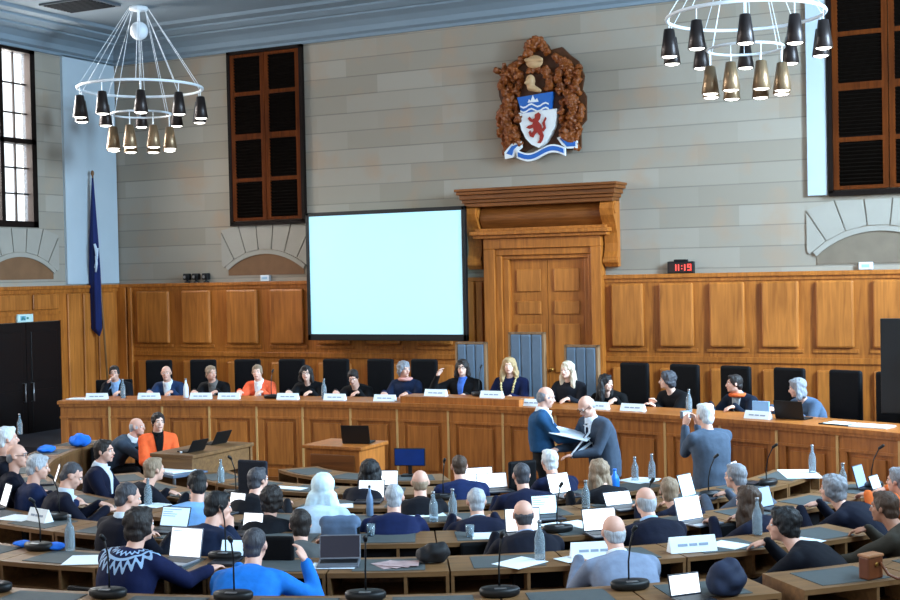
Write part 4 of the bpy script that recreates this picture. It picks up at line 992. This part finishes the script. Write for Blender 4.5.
t = thing('document', 'white document held between the two standing men', 'paper', m_, rz); bm = newbm(); box(bm, -.21, .21, -.15, .15, -.004, .004); o = obj('pages', bm, PAPER, t); o.rotation_euler[1] = -math.asin(max(-.5, min(.5, dv.z / dv.length))); o.rotation_euler[0] = .12
# --- on the dais
DP = 'people seated behind the dais'
def dais(px, py, label, turn=0, off=.92, **kw):
    kw.setdefault('hs', .90)
    P = on_dais(px, py, off); kw.setdefault('desk', .80); kw.setdefault('face', True)
    rz = drz(P.x, turn); b, base, C, W = person(P, rz, .45, label, group=DP, **kw); return b, base, rz
dais(114, 366, 'dark-haired man in dark suit on the dais resting his head on one hand', hair='short', hc='dark', top=(18, 24, 40), shirt=(140, 172, 212), hr='cheek', hyaw=14)
dais(166, 366, 'bald man in blue suit and white shirt on the dais', hair='thin', hc='sandy', top=(36, 62, 104), shirt=(222, 228, 236), hyaw=14)
dais(211, 366, 'person with short sandy hair in black looking right, on the dais', hair='short', hc='sandy', top=(18, 18, 24), shirt=(120, 116, 112), hyaw=52)
dais(257, 365, 'woman with short silver hair in bright orange blazer on the dais', hair='short', hc='sandy', top=(238, 98, 60), shirt=(232, 236, 240), hyaw=14, skin='pale')
dais(306, 366, 'dark-haired woman with spectacles in black on the dais', hair='bob', hc='dark', top=(20, 20, 28), glasses=True, hyaw=18, skin='pale')
dais(353, 370, 'dark-haired person in black looking down, below the projection screen', hair='short', hc='dark', top=(20, 20, 26), hpitch=26, hyaw=10)
dais(404, 362, 'grey-haired woman in navy with pink scarf turned right, on the dais', hair='full', hc='grey', top=(28, 48, 86), scarf=(208, 150, 140), hyaw=62)
dais(462, 360, 'woman in black robe with spectacles and one hand raised, on the dais', hair='bob', hc='dark', top=(14, 14, 20), topname='robe', shirt=(72, 112, 194), glasses=True, hyaw=16, hr=(.30, .14, -.10), skin='pale', wide=1.15)
dais(509, 358, 'woman with long curly blond hair and gilt chain of office at centre', hair='curly', hc='blond', top=(20, 34, 84), chain=True, hyaw=18, wide=1.1, skin='pale')
dais(567, 362, 'woman with long pale blond hair in dark patterned top on the dais', hair='long', hc='paleblond', top=(38, 40, 52), hyaw=-8, skin='pale')
dais(606, 375, 'woman with long black hair in profile facing right, on the dais', hair='long', hc='black', top=(14, 14, 18), hyaw=66, turn=14, skin='pale')
dais(667, 372, 'woman with dark grey hair in black facing left, hands at chest, on the dais', hair='full', hc='darkgrey', top=(16, 16, 22), hyaw=-46, turn=-12, hl=(-.02, .24, -.30), hr=(.05, .22, -.26), skin='pale')
dais(734, 375, 'dark-haired man in navy jacket with orange collar on the dais', hair='short', hc='dark', top=(24, 38, 64), shirt=(150, 152, 156), scarf=(206, 92, 44), hyaw=-42, turn=-6)
dais(797, 379, 'grey-haired person in denim blue leaning over a laptop on the dais', hair='bob', hc='grey', top=(82, 102, 128), topname='shirt', hyaw=-50, turn=-16, hpitch=10)
P = on_dais(112, 383, 1.16); t = office_chair('black swivel armchair under the dark-haired man at left end of the dais', 'dais swivel chair', LEATHER, .98, .27); t.location = (P.x, P.y, .45); t.rotation_euler[2] = drz(P.x, 10)
# ------------------------------------------------------------------ small things on the desks
def lap_mesh(t, w, h, scr, shell, tilt, d=.22, lines=None):
    bm = newbm(); box(bm, -w / 2, w / 2, -d, 0, 0, .016, .004); obj('base', bm, shell, t)
    bm = newbm(); box(bm, -w / 2 + .015, w / 2 - .015, -d * .62, -.02, .016, .018); obj('keyboard', bm, BLACK, t)
    M = Matrix.Translation((0, .004, .012)) @ Matrix.Rotation(-math.radians(tilt), 4, 'X')
    bm = newbm(); box(bm, -w / 2, w / 2, 0, .008, 0, h, .003); bm.transform(M); ld = obj('lid', bm, shell, t)
    bm = newbm(); box(bm, -w / 2 + .007, w / 2 - .007, -.002, 0, .012, h - .008); bm.transform(M); ds_ = obj('display', bm, scr, ld)
    if lines:
        bm = newbm()
        for i, (a, b, z) in enumerate(lines): box(bm, -w / 2 + w * a, -w / 2 + w * b, -.0035, -.002, h * z, h * z + .005)
        bm.transform(M); obj('screen_content', bm, mat('screen_ink', (120, 150, 180), .4, var=0, emit=.4), ds_)
def laptop(x0, y0, x1, y1, label, scr=SCREEN, shell=LAPG, row=None, turn=0, tilt=18, lines=None, name='laptop', P=None):
    q, a, r = on_desk((x0 + x1) / 2, y1, row)
    if P is not None: q = P
    s = F / ((q - CAM).dot(FW)); w = max(.18, (x1 - x0) / s / .97); h = max(.13, (y1 - y0) / s / .95)
    t = thing(name, label, 'laptop', q, math.radians(a + turn), 'laptops on the desks'); lap_mesh(t, w, h, scr, shell, tilt, lines=lines); return t
LN = [(.06, .7, .84), (.06, .4, .72), (.06, .55, .62), (.06, .5, .52)]
laptop(157, 509, 189, 529, 'open laptop left of the dark blue shirt, above the patterned jumper', SCRB, LAPG, 'C', 0, 22, LN)
laptop(166, 531, 202, 560, 'large white-screened laptop right of the patterned jumper', SCREEN, LAPS, 'B', -8, 14, [(.08, .36, .86)])
laptop(234, 493, 248, 510, 'small upright white laptop screen before the person with hand on cheek', SCREEN, LAPG, None, -12, 12)
laptop(245, 513, 266, 530, 'white laptop screen between hand-on-cheek person and grey shirt', SCREEN, LAPG, 'C', -6, 15)
laptop(219, 545, 243, 559, 'pale tablet screen at the left shoulder of the man in bright blue', SCRB, LAPG, 'B', 0, 30)
laptop(358, 482, 384, 500, 'bright laptop left of the bald silver-haired man in royal navy', SCREEN, LAPG, None, 0, 18)
laptop(380, 470, 400, 485, 'bright laptop before the long black hair, by the bald silver-haired man', SCREEN, LAPG, None, 0, 15)
laptop(506, 511, 541, 534, 'bright screen behind the head of the balding man in dark navy', SCREEN, LAPG, 'C', 0, 12)
laptop(537, 500, 563, 519, 'pale laptop right of the balding man in dark navy', SCRB, LAPG, None, 0, 16, LN)
laptop(549, 475, 574, 495, 'tilted white tablet below the white-haired man in navy', SCREEN, LAPG, None, 8, 20, [(.3, .5, .75)])
laptop(480, 476, 511, 491, 'wide bright screen left of the man with cropped grey hair, centre', SCREEN, LAPG, None, 0, 20)
laptop(447, 464, 484, 479, 'bright laptop hidden behind the head of the man in blue suit', SCREEN, LAPG, 'F', 0, 14)
laptop(605, 494, 635, 507, 'low white laptop screen left of the bald man in navy jumper', SCREEN, LAPG, None, 0, 30)
laptop(592, 515, 627, 537, 'white laptop screen directly behind the bald man in pale grey', SCREEN, LAPG, 'C', 0, 16)
laptop(675, 499, 708, 522, 'open silver laptop with white page, right of the bald man in navy jumper', SCREEN, LAPS, None, 10, 16, [(.06, .94, .90), (.08, .4, .8)])
laptop(679, 476, 701, 498, 'tilted pale screen behind the silver laptop', SCRB, LAPG, None, 10, 18)
laptop(671, 457, 685, 476, 'narrow upright white tablet left of the photographer', SCREEN, LAPG, None, 10, 10)
laptop(756, 489, 779, 509, 'blue-grey laptop screen right of the long brown-haired woman', SCRG, LAPG, None, 6, 18)
laptop(853, 467, 874, 489, 'blue-grey laptop screen near the right dais front', SCRG, LAPG, None, 0, 16)
laptop(884, 479, 898, 492, 'small pale tablet before the person in orange at right edge', SCRB, LAPG, None, 0, 20)
laptop(0, 485, 17, 507, 'white laptop screen at the far left edge', SCREEN, LAPG, None, -10, 18)
laptop(46, 466, 62, 484, 'white tablet in front of the bowed dark grey-haired man, left block', SCREEN, LAPG, None, -12, 18)
laptop(320, 538, 360, 561, 'open laptop with a dark blank screen on the desk row second from the camera', mat('screen_off', (14, 18, 40), .25, var=0), LAPS, 'B', 4, 16)
laptop(682, 589, 717, 606, 'laptop with white screen at the bottom edge, left of the navy rucksack', SCREEN, LAPG, 'A', 10, 14)
def paper(px, py, label, row=None, turn=0, w=.21, l=.297, n=1, m=PAPER, name='paper'):
    q, a, r = on_desk(px, py, row); t = thing(name, label, 'paper', q, math.radians(a + turn), 'papers on the desks')
    for k in range(n):
        bm = newbm(); box(bm, -w / 2, w / 2, -l / 2, l / 2, .003 * k, .003 * k + .0025)
        o = obj('sheet', bm, m, t); o.rotation_euler[2] = .35 * k; o.location = (.03 * k, -.02 * k, 0)
paper(88, 560, 'white sheet left of the patterned jumper', 'B', 20, .297, .30); paper(520, 563, 'white open document on the desk between the microphone and bald man in pale grey', 'B', 38, .3, .24)
paper(486, 536, 'white sheet left of the balding man in dark navy', 'C', -8, .2, .24); paper(334, 566, 'white sheet lying before the dark blank laptop', 'B', 0, .3, .18)
paper(388, 565, 'spread leaflets on the blotter right of the dark blank laptop', 'B', 30, .16, .2, 4, mat('leaflet', (176, 150, 150), .6, var=.5, scale=7), 'leaflets')
paper(18, 518, 'white sheet at the far left, beside the tent nameplate', 'C', 12, .3, .24); paper(572, 559, 'white slip left of the bald man in pale grey', 'B', 25, .2, .16)
paper(805, 542, 'white sheet before the man in olive brown', 'B', 20, .25, .2); paper(613, 477, 'white papers right of the long sandy-haired woman', None, 0, .3, .3, 2)
paper(800, 474, 'white folder of papers under the right dais front', None, 30, .55, .35); paper(290, 488, 'white booklet between the dark-haired woman and headscarf', None, 0, .35, .14); paper(410, 511, 'curling white sheets right of the royal navy jumper', None, 30, .25, .25, 2)
paper(728, 545, 'white sheet right of the printed tent nameplate', 'B', 25, .2, .24); paper(545, 519, 'white sheet beside the pale laptop, centre', 'C', 20, .2, .24); paper(342, 506, 'white sheet below the bright laptop, centre left', None, 15, .2, .2)
paper(160, 504, 'white pages left of the light blue shirt', None, 0, .25, .2); paper(577, 523, 'white sheet behind the bald man in pale grey', 'C', 20, .2, .28); paper(430, 510, 'white document left of the silver-haired man in navy suit', None, 10, .22, .28)
def tent(t, w=.3, h=.09, ink=True):
    bm = newbm(); P = [(-.045, 0), (.045, 0), (.003, h), (-.003, h)]
    va = [bm.verts.new((-w / 2, y, z)) for y, z in P]; vb = [bm.verts.new((w / 2, y, z)) for y, z in P]; bm.faces.new(va); bm.faces.new(list(reversed(vb)))
    for i in range(4): j = (i + 1) % 4; bm.faces.new((va[i], vb[i], vb[j], va[j]))
    c = obj('card', bm, WHITE, t)
    if ink:
        for s in (-1, 1):
            bm = newbm()
            for a, b in ((-.34, -.13), (-.09, .08), (.12, .32)):
                r = bmesh.ops.create_cube(bm, size=1)
                for v in r['verts']: f = (v.co.z + .5); z = h * (.40 + .16 * f); v.co = V((w * (a + (b - a) * (v.co.x + .5)), s * (.045 - .042 * z / h + .002 + .002 * v.co.y), z))
            obj('lettering', bm, INK, c)
for px, py, row, w, l in ((40, 521, 'C', .26, 'white tent nameplate on the desk at the left of the navy suits'), (594, 557, 'B', .32, 'white tent nameplate left of the bald man in pale grey'), (692, 551, 'B', .34, 'printed white tent nameplate right of the bald man in pale grey')):
    q, a, r = on_desk(px, py, row); t = thing('nameplate', l, 'nameplate', q, math.radians(a - 4), 'tent nameplates on the desks'); tent(t, w, .105)
DN = [(97, 400, 'before the dark-haired man at the left end'), (149, 400, 'before the bald man in blue suit'), (201, 400, 'left of the short sandy-haired person'), (229, 400, 'left of the orange blazer'), (288, 401, 'right of the orange blazer'), (335, 402, 'left of the person looking down'),
      (385, 402, 'left of the grey-haired woman in pink scarf'), (436, 401, 'before the woman in black robe'), (492, 403, 'before the chain of office'), (532, 404, 'right of the chain of office'), (597, 410, 'behind the standing man in grey suit'), (633, 411, 'right of the long black-haired woman'), (758, 420, 'right of the orange collar')]
for px, py, l in DN:
    P = on_dais(px, py - 4, .14); z = 1.332 if -.75 < P.x < .95 else 1.247
    t = thing('nameplate', 'white nameplate on the dais ' + l, 'nameplate', (P.x, P.y, z), drz(P.x), 'nameplates along the dais'); tent(t, .31, .085)
def bottle(q, label, h=.27, r=.036, m=GLASS, group='water bottles', capm=STEEL):
    t = thing('bottle', label, 'bottle', q, 0, group); bm = newbm(); lathe(bm, [(r * .9, 0), (r, .01), (r, h * .52), (r * .8, h * .64), (r * .38, h * .78), (r * .34, h * .93)], n=14); obj('body', bm, m, t, True)
    bm = newbm(); cyl(bm, (0, 0, h * .93), (0, 0, h), r * .42, n=12); obj('cap', bm, capm, t, True)
for px, py, row, h, l in ((113, 537, 'B', .26, 'glass bottle left of the patterned jumper'), (540, 560, 'B', .27, 'tall glass bottle before the balding man in dark navy'), (453, 520, None, .26, 'glass bottle left of the silver-haired man in navy suit'), (586, 508, None, .24, 'glass bottle below the long sandy-haired woman'),
        (165, 501, None, .24, 'tall glass beside the light blue shirt'), (210, 484, None, .24, 'glass bottle right of the bending light blue shirt'), (652, 480, None, .26, 'glass bottle with silver cap left of the photographer'), (621, 479, None, .24, 'glass bottle beside the bright blue flask'),
        (813, 473, None, .28, 'tall glass bottle against the right dais front'), (843, 491, None, .25, 'glass bottle left of the blue-grey laptop at right'), (745, 531, None, .27, 'glass bottle in front of the long brown-haired woman'), (9, 434, None, .27, 'glass bottle before the black door at far left'), (434, 523, None, .25, 'glass bottle right of the royal navy jumper')):
    q, a, r = on_desk(px, py, row); bottle(q, l, h)
q, a, r = on_desk(370, 516, None); bottle(q, 'slim grey-blue flask before the bright laptop, centre left', .26, .03, mat('flask_grey', (110, 136, 168), .35, metal=.4, var=0), 'flasks', BLACK)
q, a, r = on_desk(615, 490, None); bottle(q, 'bright blue flask right of the long sandy-haired woman', .2, .045, mat('flask_blue', (30, 120, 224), .35, var=0), 'flasks', mat('flask_blue', (30, 120, 224)))
q, a, r = on_desk(103, 515, None); bottle(q, 'white plastic bottle before the bent man in navy suit', .17, .036, WATER, 'flasks', WATER)
for px, py, l in ((186, 398, 'white bottle on the dais right of the bald man in blue suit'), (324, 400, 'glass bottle on the dais before the dark-haired woman with spectacles'), (689, 412, 'glass bottle on the dais right of the woman facing left'), (123, 399, 'glass bottle on the dais before the dark-haired man at left')):
    P = on_dais(px, py - 6, .3); bottle(V((P.x, P.y, 1.247)), l, .27, .036, WATER if px == 186 else GLASS)
def cup(q, label, m=GLASS, h=.09):
    t = thing('tumbler', label, 'glass', q, 0, 'tumblers'); bm = newbm(); lathe(bm, [(.028, 0), (.034, h), (.031, h), (.026, .006)], n=14); obj('cup_wall', bm, m, t, True); 
for px, py, row, l, m in ((371, 536, 'C', 'clear tumbler below the royal navy jumper', GLASS), (470, 537, 'C', 'clear tumbler before the silver-haired man in navy suit', GLASS), (257, 508, None, 'pale blue cup left of the thick blue-black hair', mat('cup_blue', (130, 176, 222), .4, var=0))):
    q, a, r = on_desk(px, py, row); cup(q, l, m)
# bags and cloths
def bag(name, q, rz, sx, sy, sz, m, label, handle=True, cat='bag', soft=.03):
    t = thing(name, label, cat, q, rz); bm = newbm(); ell(bm, (0, 0, sz * .45), (sx, sy, sz * .55), None, 18, 12); ell(bm, (sx * .2, 0, sz * .7), (sx * .55, sy * .8, sz * .34)); ell(bm, (-sx * .3, -sy * .1, sz * .4), (sx * .68, sy * .8, sz * .40))
    for v in bm.verts: v.co.z = max(0.001, v.co.z)
    me = fuse(bm, .012, 3); noisy(me, .02, 14)
    for v in me.vertices: v.co.z = max(0.0, v.co.z)
    mesh_obj('bag_body', me, m, t)
    if handle: bm = newbm(); tube(bm, [(-sx * .4, 0, sz * .85), (-sx * .2, 0, sz * 1.12), (sx * .25, 0, sz * 1.15), (sx * .45, 0, sz * .85)], .009); obj('handle', bm, m, t, True)
q, a, r = on_desk(434, 562, 'B'); bag('handbag', q, math.radians(a), .12, .09, .13, mat('bag_black', (14, 14, 18), .7, var=.2), 'black handbag on the desk row second from the camera', False)
q, a, r = on_desk(739, 601, 'A'); bag('rucksack', q, math.radians(a), .125, .1, .20, mat('bag_navy', (26, 36, 60), .8, var=.3, scale=12), 'rounded navy rucksack at the bottom edge, left of the right-hand desk', False)
LB = mat('leather_brown', (104, 54, 26), .45, var=.25, scale=9, bump=.1); q, a, r = on_desk(871, 578, 'A')
t = thing('leather_bag', 'small brown leather box bag with strap on the right-hand desk', 'bag', q, math.radians(a + 10)); bm = newbm(); box(bm, -.065, .065, -.04, .04, 0, .135, .01); obj('bag_body', bm, LB, t); bm = newbm(); box(bm, -.07, .07, -.045, .045, .13, .15, .008); obj('lid', bm, mat('leather_tan', (150, 100, 64), .45, var=.2), t)
bm = newbm(); tube(bm, [(.03, -.045, .1), (.05, -.09, .03), (.07, -.14, .012), (.13, -.16, .012), (.17, -.10, .012)], .009); obj('strap', bm, LB, t, True)
bm = newbm(); ell(bm, (-.0, -.046, .09), (.014, .006, .014)); obj('clasp', bm, BRASS, t, True)
BLU = mat('cloth_bright_blue', (24, 108, 214), .8, var=.2)
for px, py, row, sx, sy, sz, l in ((80, 446, None, .17, .12, .15, 'bright blue cloth bag at left below the dais end'), (46, 452, None, .15, .1, .08, 'flat blue cloth bag at left, behind the white-haired man'), (62, 547, 'B', .10, .07, .05, 'blue cloth pouch behind the microphone at lower left'), (28, 545, 'B', .08, .06, .045, 'small blue pouch at the far left of the second row')):
    q, a, r = on_desk(px, py, row); bag('cloth_bag', q, math.radians(a), sx, sy, sz, BLU, l, False)
# empty chairs
def tall_chair(px, py, R, fl, label, m=LEATHER, w=.15, turn=0):
    P = seat_pos(px, py, R); h = max(.85, P.z - fl); t = office_chair(label, 'tall black chairs among the rows', m, h, w); a = ang(P); t.location = (P.x, P.y, fl); t.rotation_euler[2] = math.radians(a + turn); return t, h
tall_chair(281, 530, 6.22, .15, 'tall empty black chair left of the grey shirt')
t, h = tall_chair(345, 515, 5.25, .10, 'empty black chair with a grey-blue jacket over its back')
L_ = t.location.copy(); rz = t.rotation_euler[2]
j = thing('jacket', 'grey-blue jacket hung over the black chair right of the headscarf', 'jacket', (L_.x, L_.y, .1 + h * .55), rz)
bm = newbm(); caps(bm, (-.10, -.21, h * .43), (.10, -.21, h * .43), .058, .058); box(bm, -.14, .14, -.28, -.25, h * .24, h * .42, .01); box(bm, -.13, .13, -.17, -.145, h * .24, h * .42, .01); me = fuse(bm, .014, 3); noisy(me, .015, 10); mesh_obj('jacket_cloth', me, cloth((92, 112, 140)), j)
tall_chair(265, 457, 3.35, .0, 'low round-backed navy chair in the inner row beside grey hair', NAVYF, .16)
tall_chair(513, 458, 2.6, 0, 'empty black chair at the well, right of the blue suit')
# clerk desk, side desk
t = thing('clerk_desk', 'small oak box desk with a black laptop, in front of the dais', 'desk', (-.92, -4.55, 0)); q0 = at_z(332, 446, .94)
t.location = (q0.x, q0.y + .3, 0)
bm = newbm(); box(bm, -.36, .36, -.29, .29, 0, .90); obj('body', bm, DAISW, t); bm = newbm(); box(bm, -.40, .40, -.32, .32, .90, .94, .006); obj('top', bm, DAISW, t); bm = newbm(); box(bm, -.30, .30, -.305, -.29, .52, .84, .01); obj('drawer_front', bm, OAKD, t); bm = newbm(); box(bm, -.30, .30, -.305, -.29, .08, .48, .01); obj('door', bm, OAKD, t)
lt = thing('laptop', 'black laptop on the small oak clerk desk, seen from behind', 'laptop', (t.location.x + .18, t.location.y - .05, .9415), PI + .25, 'laptops on the desks'); lap_mesh(lt, .34, .22, mat('screen_off', (14, 18, 40)), BLACK, 16)
a = 23; q = polar(1.42, a); q.z = .7445; t = thing('monitor', 'small dark blue monitor standing below the dais, left of centre', 'monitor', q, math.radians(a - 8)); bm = newbm(); box(bm, -.17, .17, -.012, .012, .11, .30, .004); obj('casing', bm, BLACK, t); bm = newbm(); box(bm, -.16, .16, -.015, -.012, .12, .29); obj('display', bm, mat('monitor_blue', (14, 40, 96), .2, var=.5, scale=3, emit=.35), t); bm = newbm(); box(bm, -.09, .09, -.06, .06, 0, .02, .004); box(bm, -.02, .02, .0, .02, .015, .15); obj('stand', bm, BLACK, t)
t = thing('side_desk', 'oak side desk with open knee space, left of the well', 'desk', (-1.82, -6.0, 0)); bm = newbm(); box(bm, -.30, .30, -.60, .55, .93, .97, .006); obj('top', bm, DESKW, t)
for y0, y1 in ((.50, .54), (-.59, -.55)): bm = newbm(); box(bm, -.28, .28, y0, y1, 0, .93); obj('end_panel', bm, DESKW, t)
bm = newbm(); box(bm, .22, .26, -.55, .50, .70, .93); obj('apron', bm, DESKW, t)
for px, py, l, h in ((203, 452, 'black tablet on the side desk, nearer of two', .15), (219, 444, 'black laptop on the side desk below the dais front', .17)):
    q = at_z(px, py, .972); x = thing('laptop', l, 'laptop', (min(max(q.x, -2.0), -1.68), min(max(q.y, -6.4), -5.6), .972), math.radians(-95), 'laptops on the desks'); lap_mesh(x, .26, h, SCRB, BLACK, 30, .16)
q = at_z(176, 470, .80); t = thing('side_table', 'small table with white papers before the woman in orange', 'table', (q.x, q.y, 0), math.radians(-20)); bm = newbm(); box(bm, -.30, .30, -.22, .22, .76, .795, .005); obj('tabletop', bm, mat('table_blue_grey', (74, 90, 112), .5, var=.1), t)
for sx_ in (-.26, .26):
    for sy_ in (-.18, .18): bm = newbm(); cyl(bm, (sx_, sy_, 0), (sx_, sy_, .76), .018); obj('leg', bm, STEEL, t)
x = thing('paper', 'white papers on the small table before the woman in orange', 'paper', (q.x, q.y, .796), math.radians(-20), 'papers on the desks'); bm = newbm(); box(bm, -.24, .2, -.16, .14, 0, .012); obj('sheet', bm, PAPER, x)
bottle(V((q.x - .02, q.y + .12, .809)), 'white plastic bottle on the small table before the woman in orange', .18, .034, WATER, 'flasks', WATER)
# dais right end
P = on_dais(885, 372, .95); t = thing('display_monitor', 'tall black display monitor at the right end of the dais', 'monitor', (P.x, P.y, .45), drz(P.x, 24)); zt = at_d(900, 318, (P - CAM).dot(FW)).z - .45
bm = newbm(); box(bm, -.68, .04, -.03, .03, zt - 1.02, zt, .008); obj('casing', bm, BLACK, t); bm = newbm(); box(bm, -.64, .0, -.036, -.03, zt - .97, zt - .05); obj('display', bm, mat('monitor_dark', (6, 12, 34), .15, var=.6, scale=2, emit=.12), t)
bm = newbm(); box(bm, -.38, -.26, .03, .09, .04, zt - .3); box(bm, -.62, .0, -.2, .25, 0, .04, .01); obj('stand', bm, BLACK, t)
P = on_dais(790, 412, .28); t = thing('laptop', 'black laptop seen from behind on the dais before the denim blue shirt', 'laptop', (P.x, P.y, 1.247), drz(P.x, 4), 'laptops on the desks'); lap_mesh(t, .34, .2, SCRB, BLACK, 14, .2)
P = on_dais(872, 424, .2); t = thing('paper', 'white papers on the dais near its right end', 'paper', (P.x, P.y, 1.247), drz(P.x, 10), 'papers on the dais'); bm = newbm(); box(bm, -.2, .2, -.13, .13, 0, .012); obj('sheet', bm, PAPER, t)
P = on_dais(79, 399, .2); t = thing('paper', 'white paper at the left end of the dais', 'paper', (P.x, P.y, 1.247), drz(P.x, -10), 'papers on the dais'); bm = newbm(); box(bm, -.15, .15, -.1, .1, 0, .01); obj('sheet', bm, PAPER, t)
P = on_dais(842, 421, .2); t = thing('paper', 'dark folder with pale sheets right of the denim blue shirt', 'paper', (P.x, P.y, 1.247), drz(P.x, 0), 'papers on the dais'); bm = newbm(); box(bm, -.22, .2, -.13, .13, 0, .01); obj('folder', bm, BLACK, t); bm = newbm(); box(bm, -.1, .16, -.11, .11, .01, .014); obj('sheet', bm, PAPER, t)
P = on_dais(761, 411, .36); t = thing('folder', 'pale blue folder standing on the dais beside the orange collar', 'folder', (P.x, P.y, 1.247), drz(P.x, 6)); bm = newbm(); box(bm, -.10, .10, -.012, .012, 0, .17, .003); obj('cover', bm, mat('folder_blue', (132, 170, 206), .6, var=.05), t); bm = newbm(); box(bm, -.11, .11, -.05, .05, 0, .008); obj('stand', bm, WATER, t)
for px, py, l in ((480, 401, 'black gooseneck microphone on the dais between the black robe and the chain of office'), (272, 400, 'black gooseneck microphone on the dais right of the orange blazer')):
    P = on_dais(px, py - 4, .26); z = 1.332 if -.75 < P.x < .95 else 1.247
    dup(mic0, (P.x, P.y, z), drz(P.x), l, 'microphones along the dais')
# ------------------------------------------------------------------ light
w = bpy.data.worlds.new('world'); sc.world = w; w.use_nodes = True; bg = w.node_tree.nodes['Background']; bg.inputs[0].default_value = (.92, .96, 1, 1); bg.inputs[1].default_value = 1.4
def area(name, loc, rot, sx, sy, e, col):
    l = bpy.data.lights.new(name, 'AREA'); l.shape = 'RECTANGLE'; l.size = sx; l.size_y = sy; l.energy = e; l.color = col
    o = bpy.data.objects.new(name, l); COL.objects.link(o); o.location = loc; o.rotation_euler = rot; return o
for i, (a, b) in enumerate(WY): area('daylight_left', (XL - 1.45, (a + b) / 2, 5.7), (0, -PI / 2 + .5, 0), 3.8, 2.6, 1700, (1, .97, .93))
for i, (a, b) in enumerate(((-4.5, -2.5), (-8.5, -6.5), (-12.5, -10.5))): area('daylight_right', (10.1, (a + b) / 2, 5.7), (0, PI / 2 - .5, 0), 3.8, 2.6, 3600 if i == 0 else 1000, (.52, .77, 1))
vs = sc.view_settings; sc.display_settings.display_device = 'sRGB'; vs.view_transform = 'Standard'; vs.look = 'None'; vs.gamma = 1; vs.use_curve_mapping = False; vs.exposure = 0.35
bpy.data.objects.remove(TMP)
for o in COL.todo: RCOL.objects.link(o)
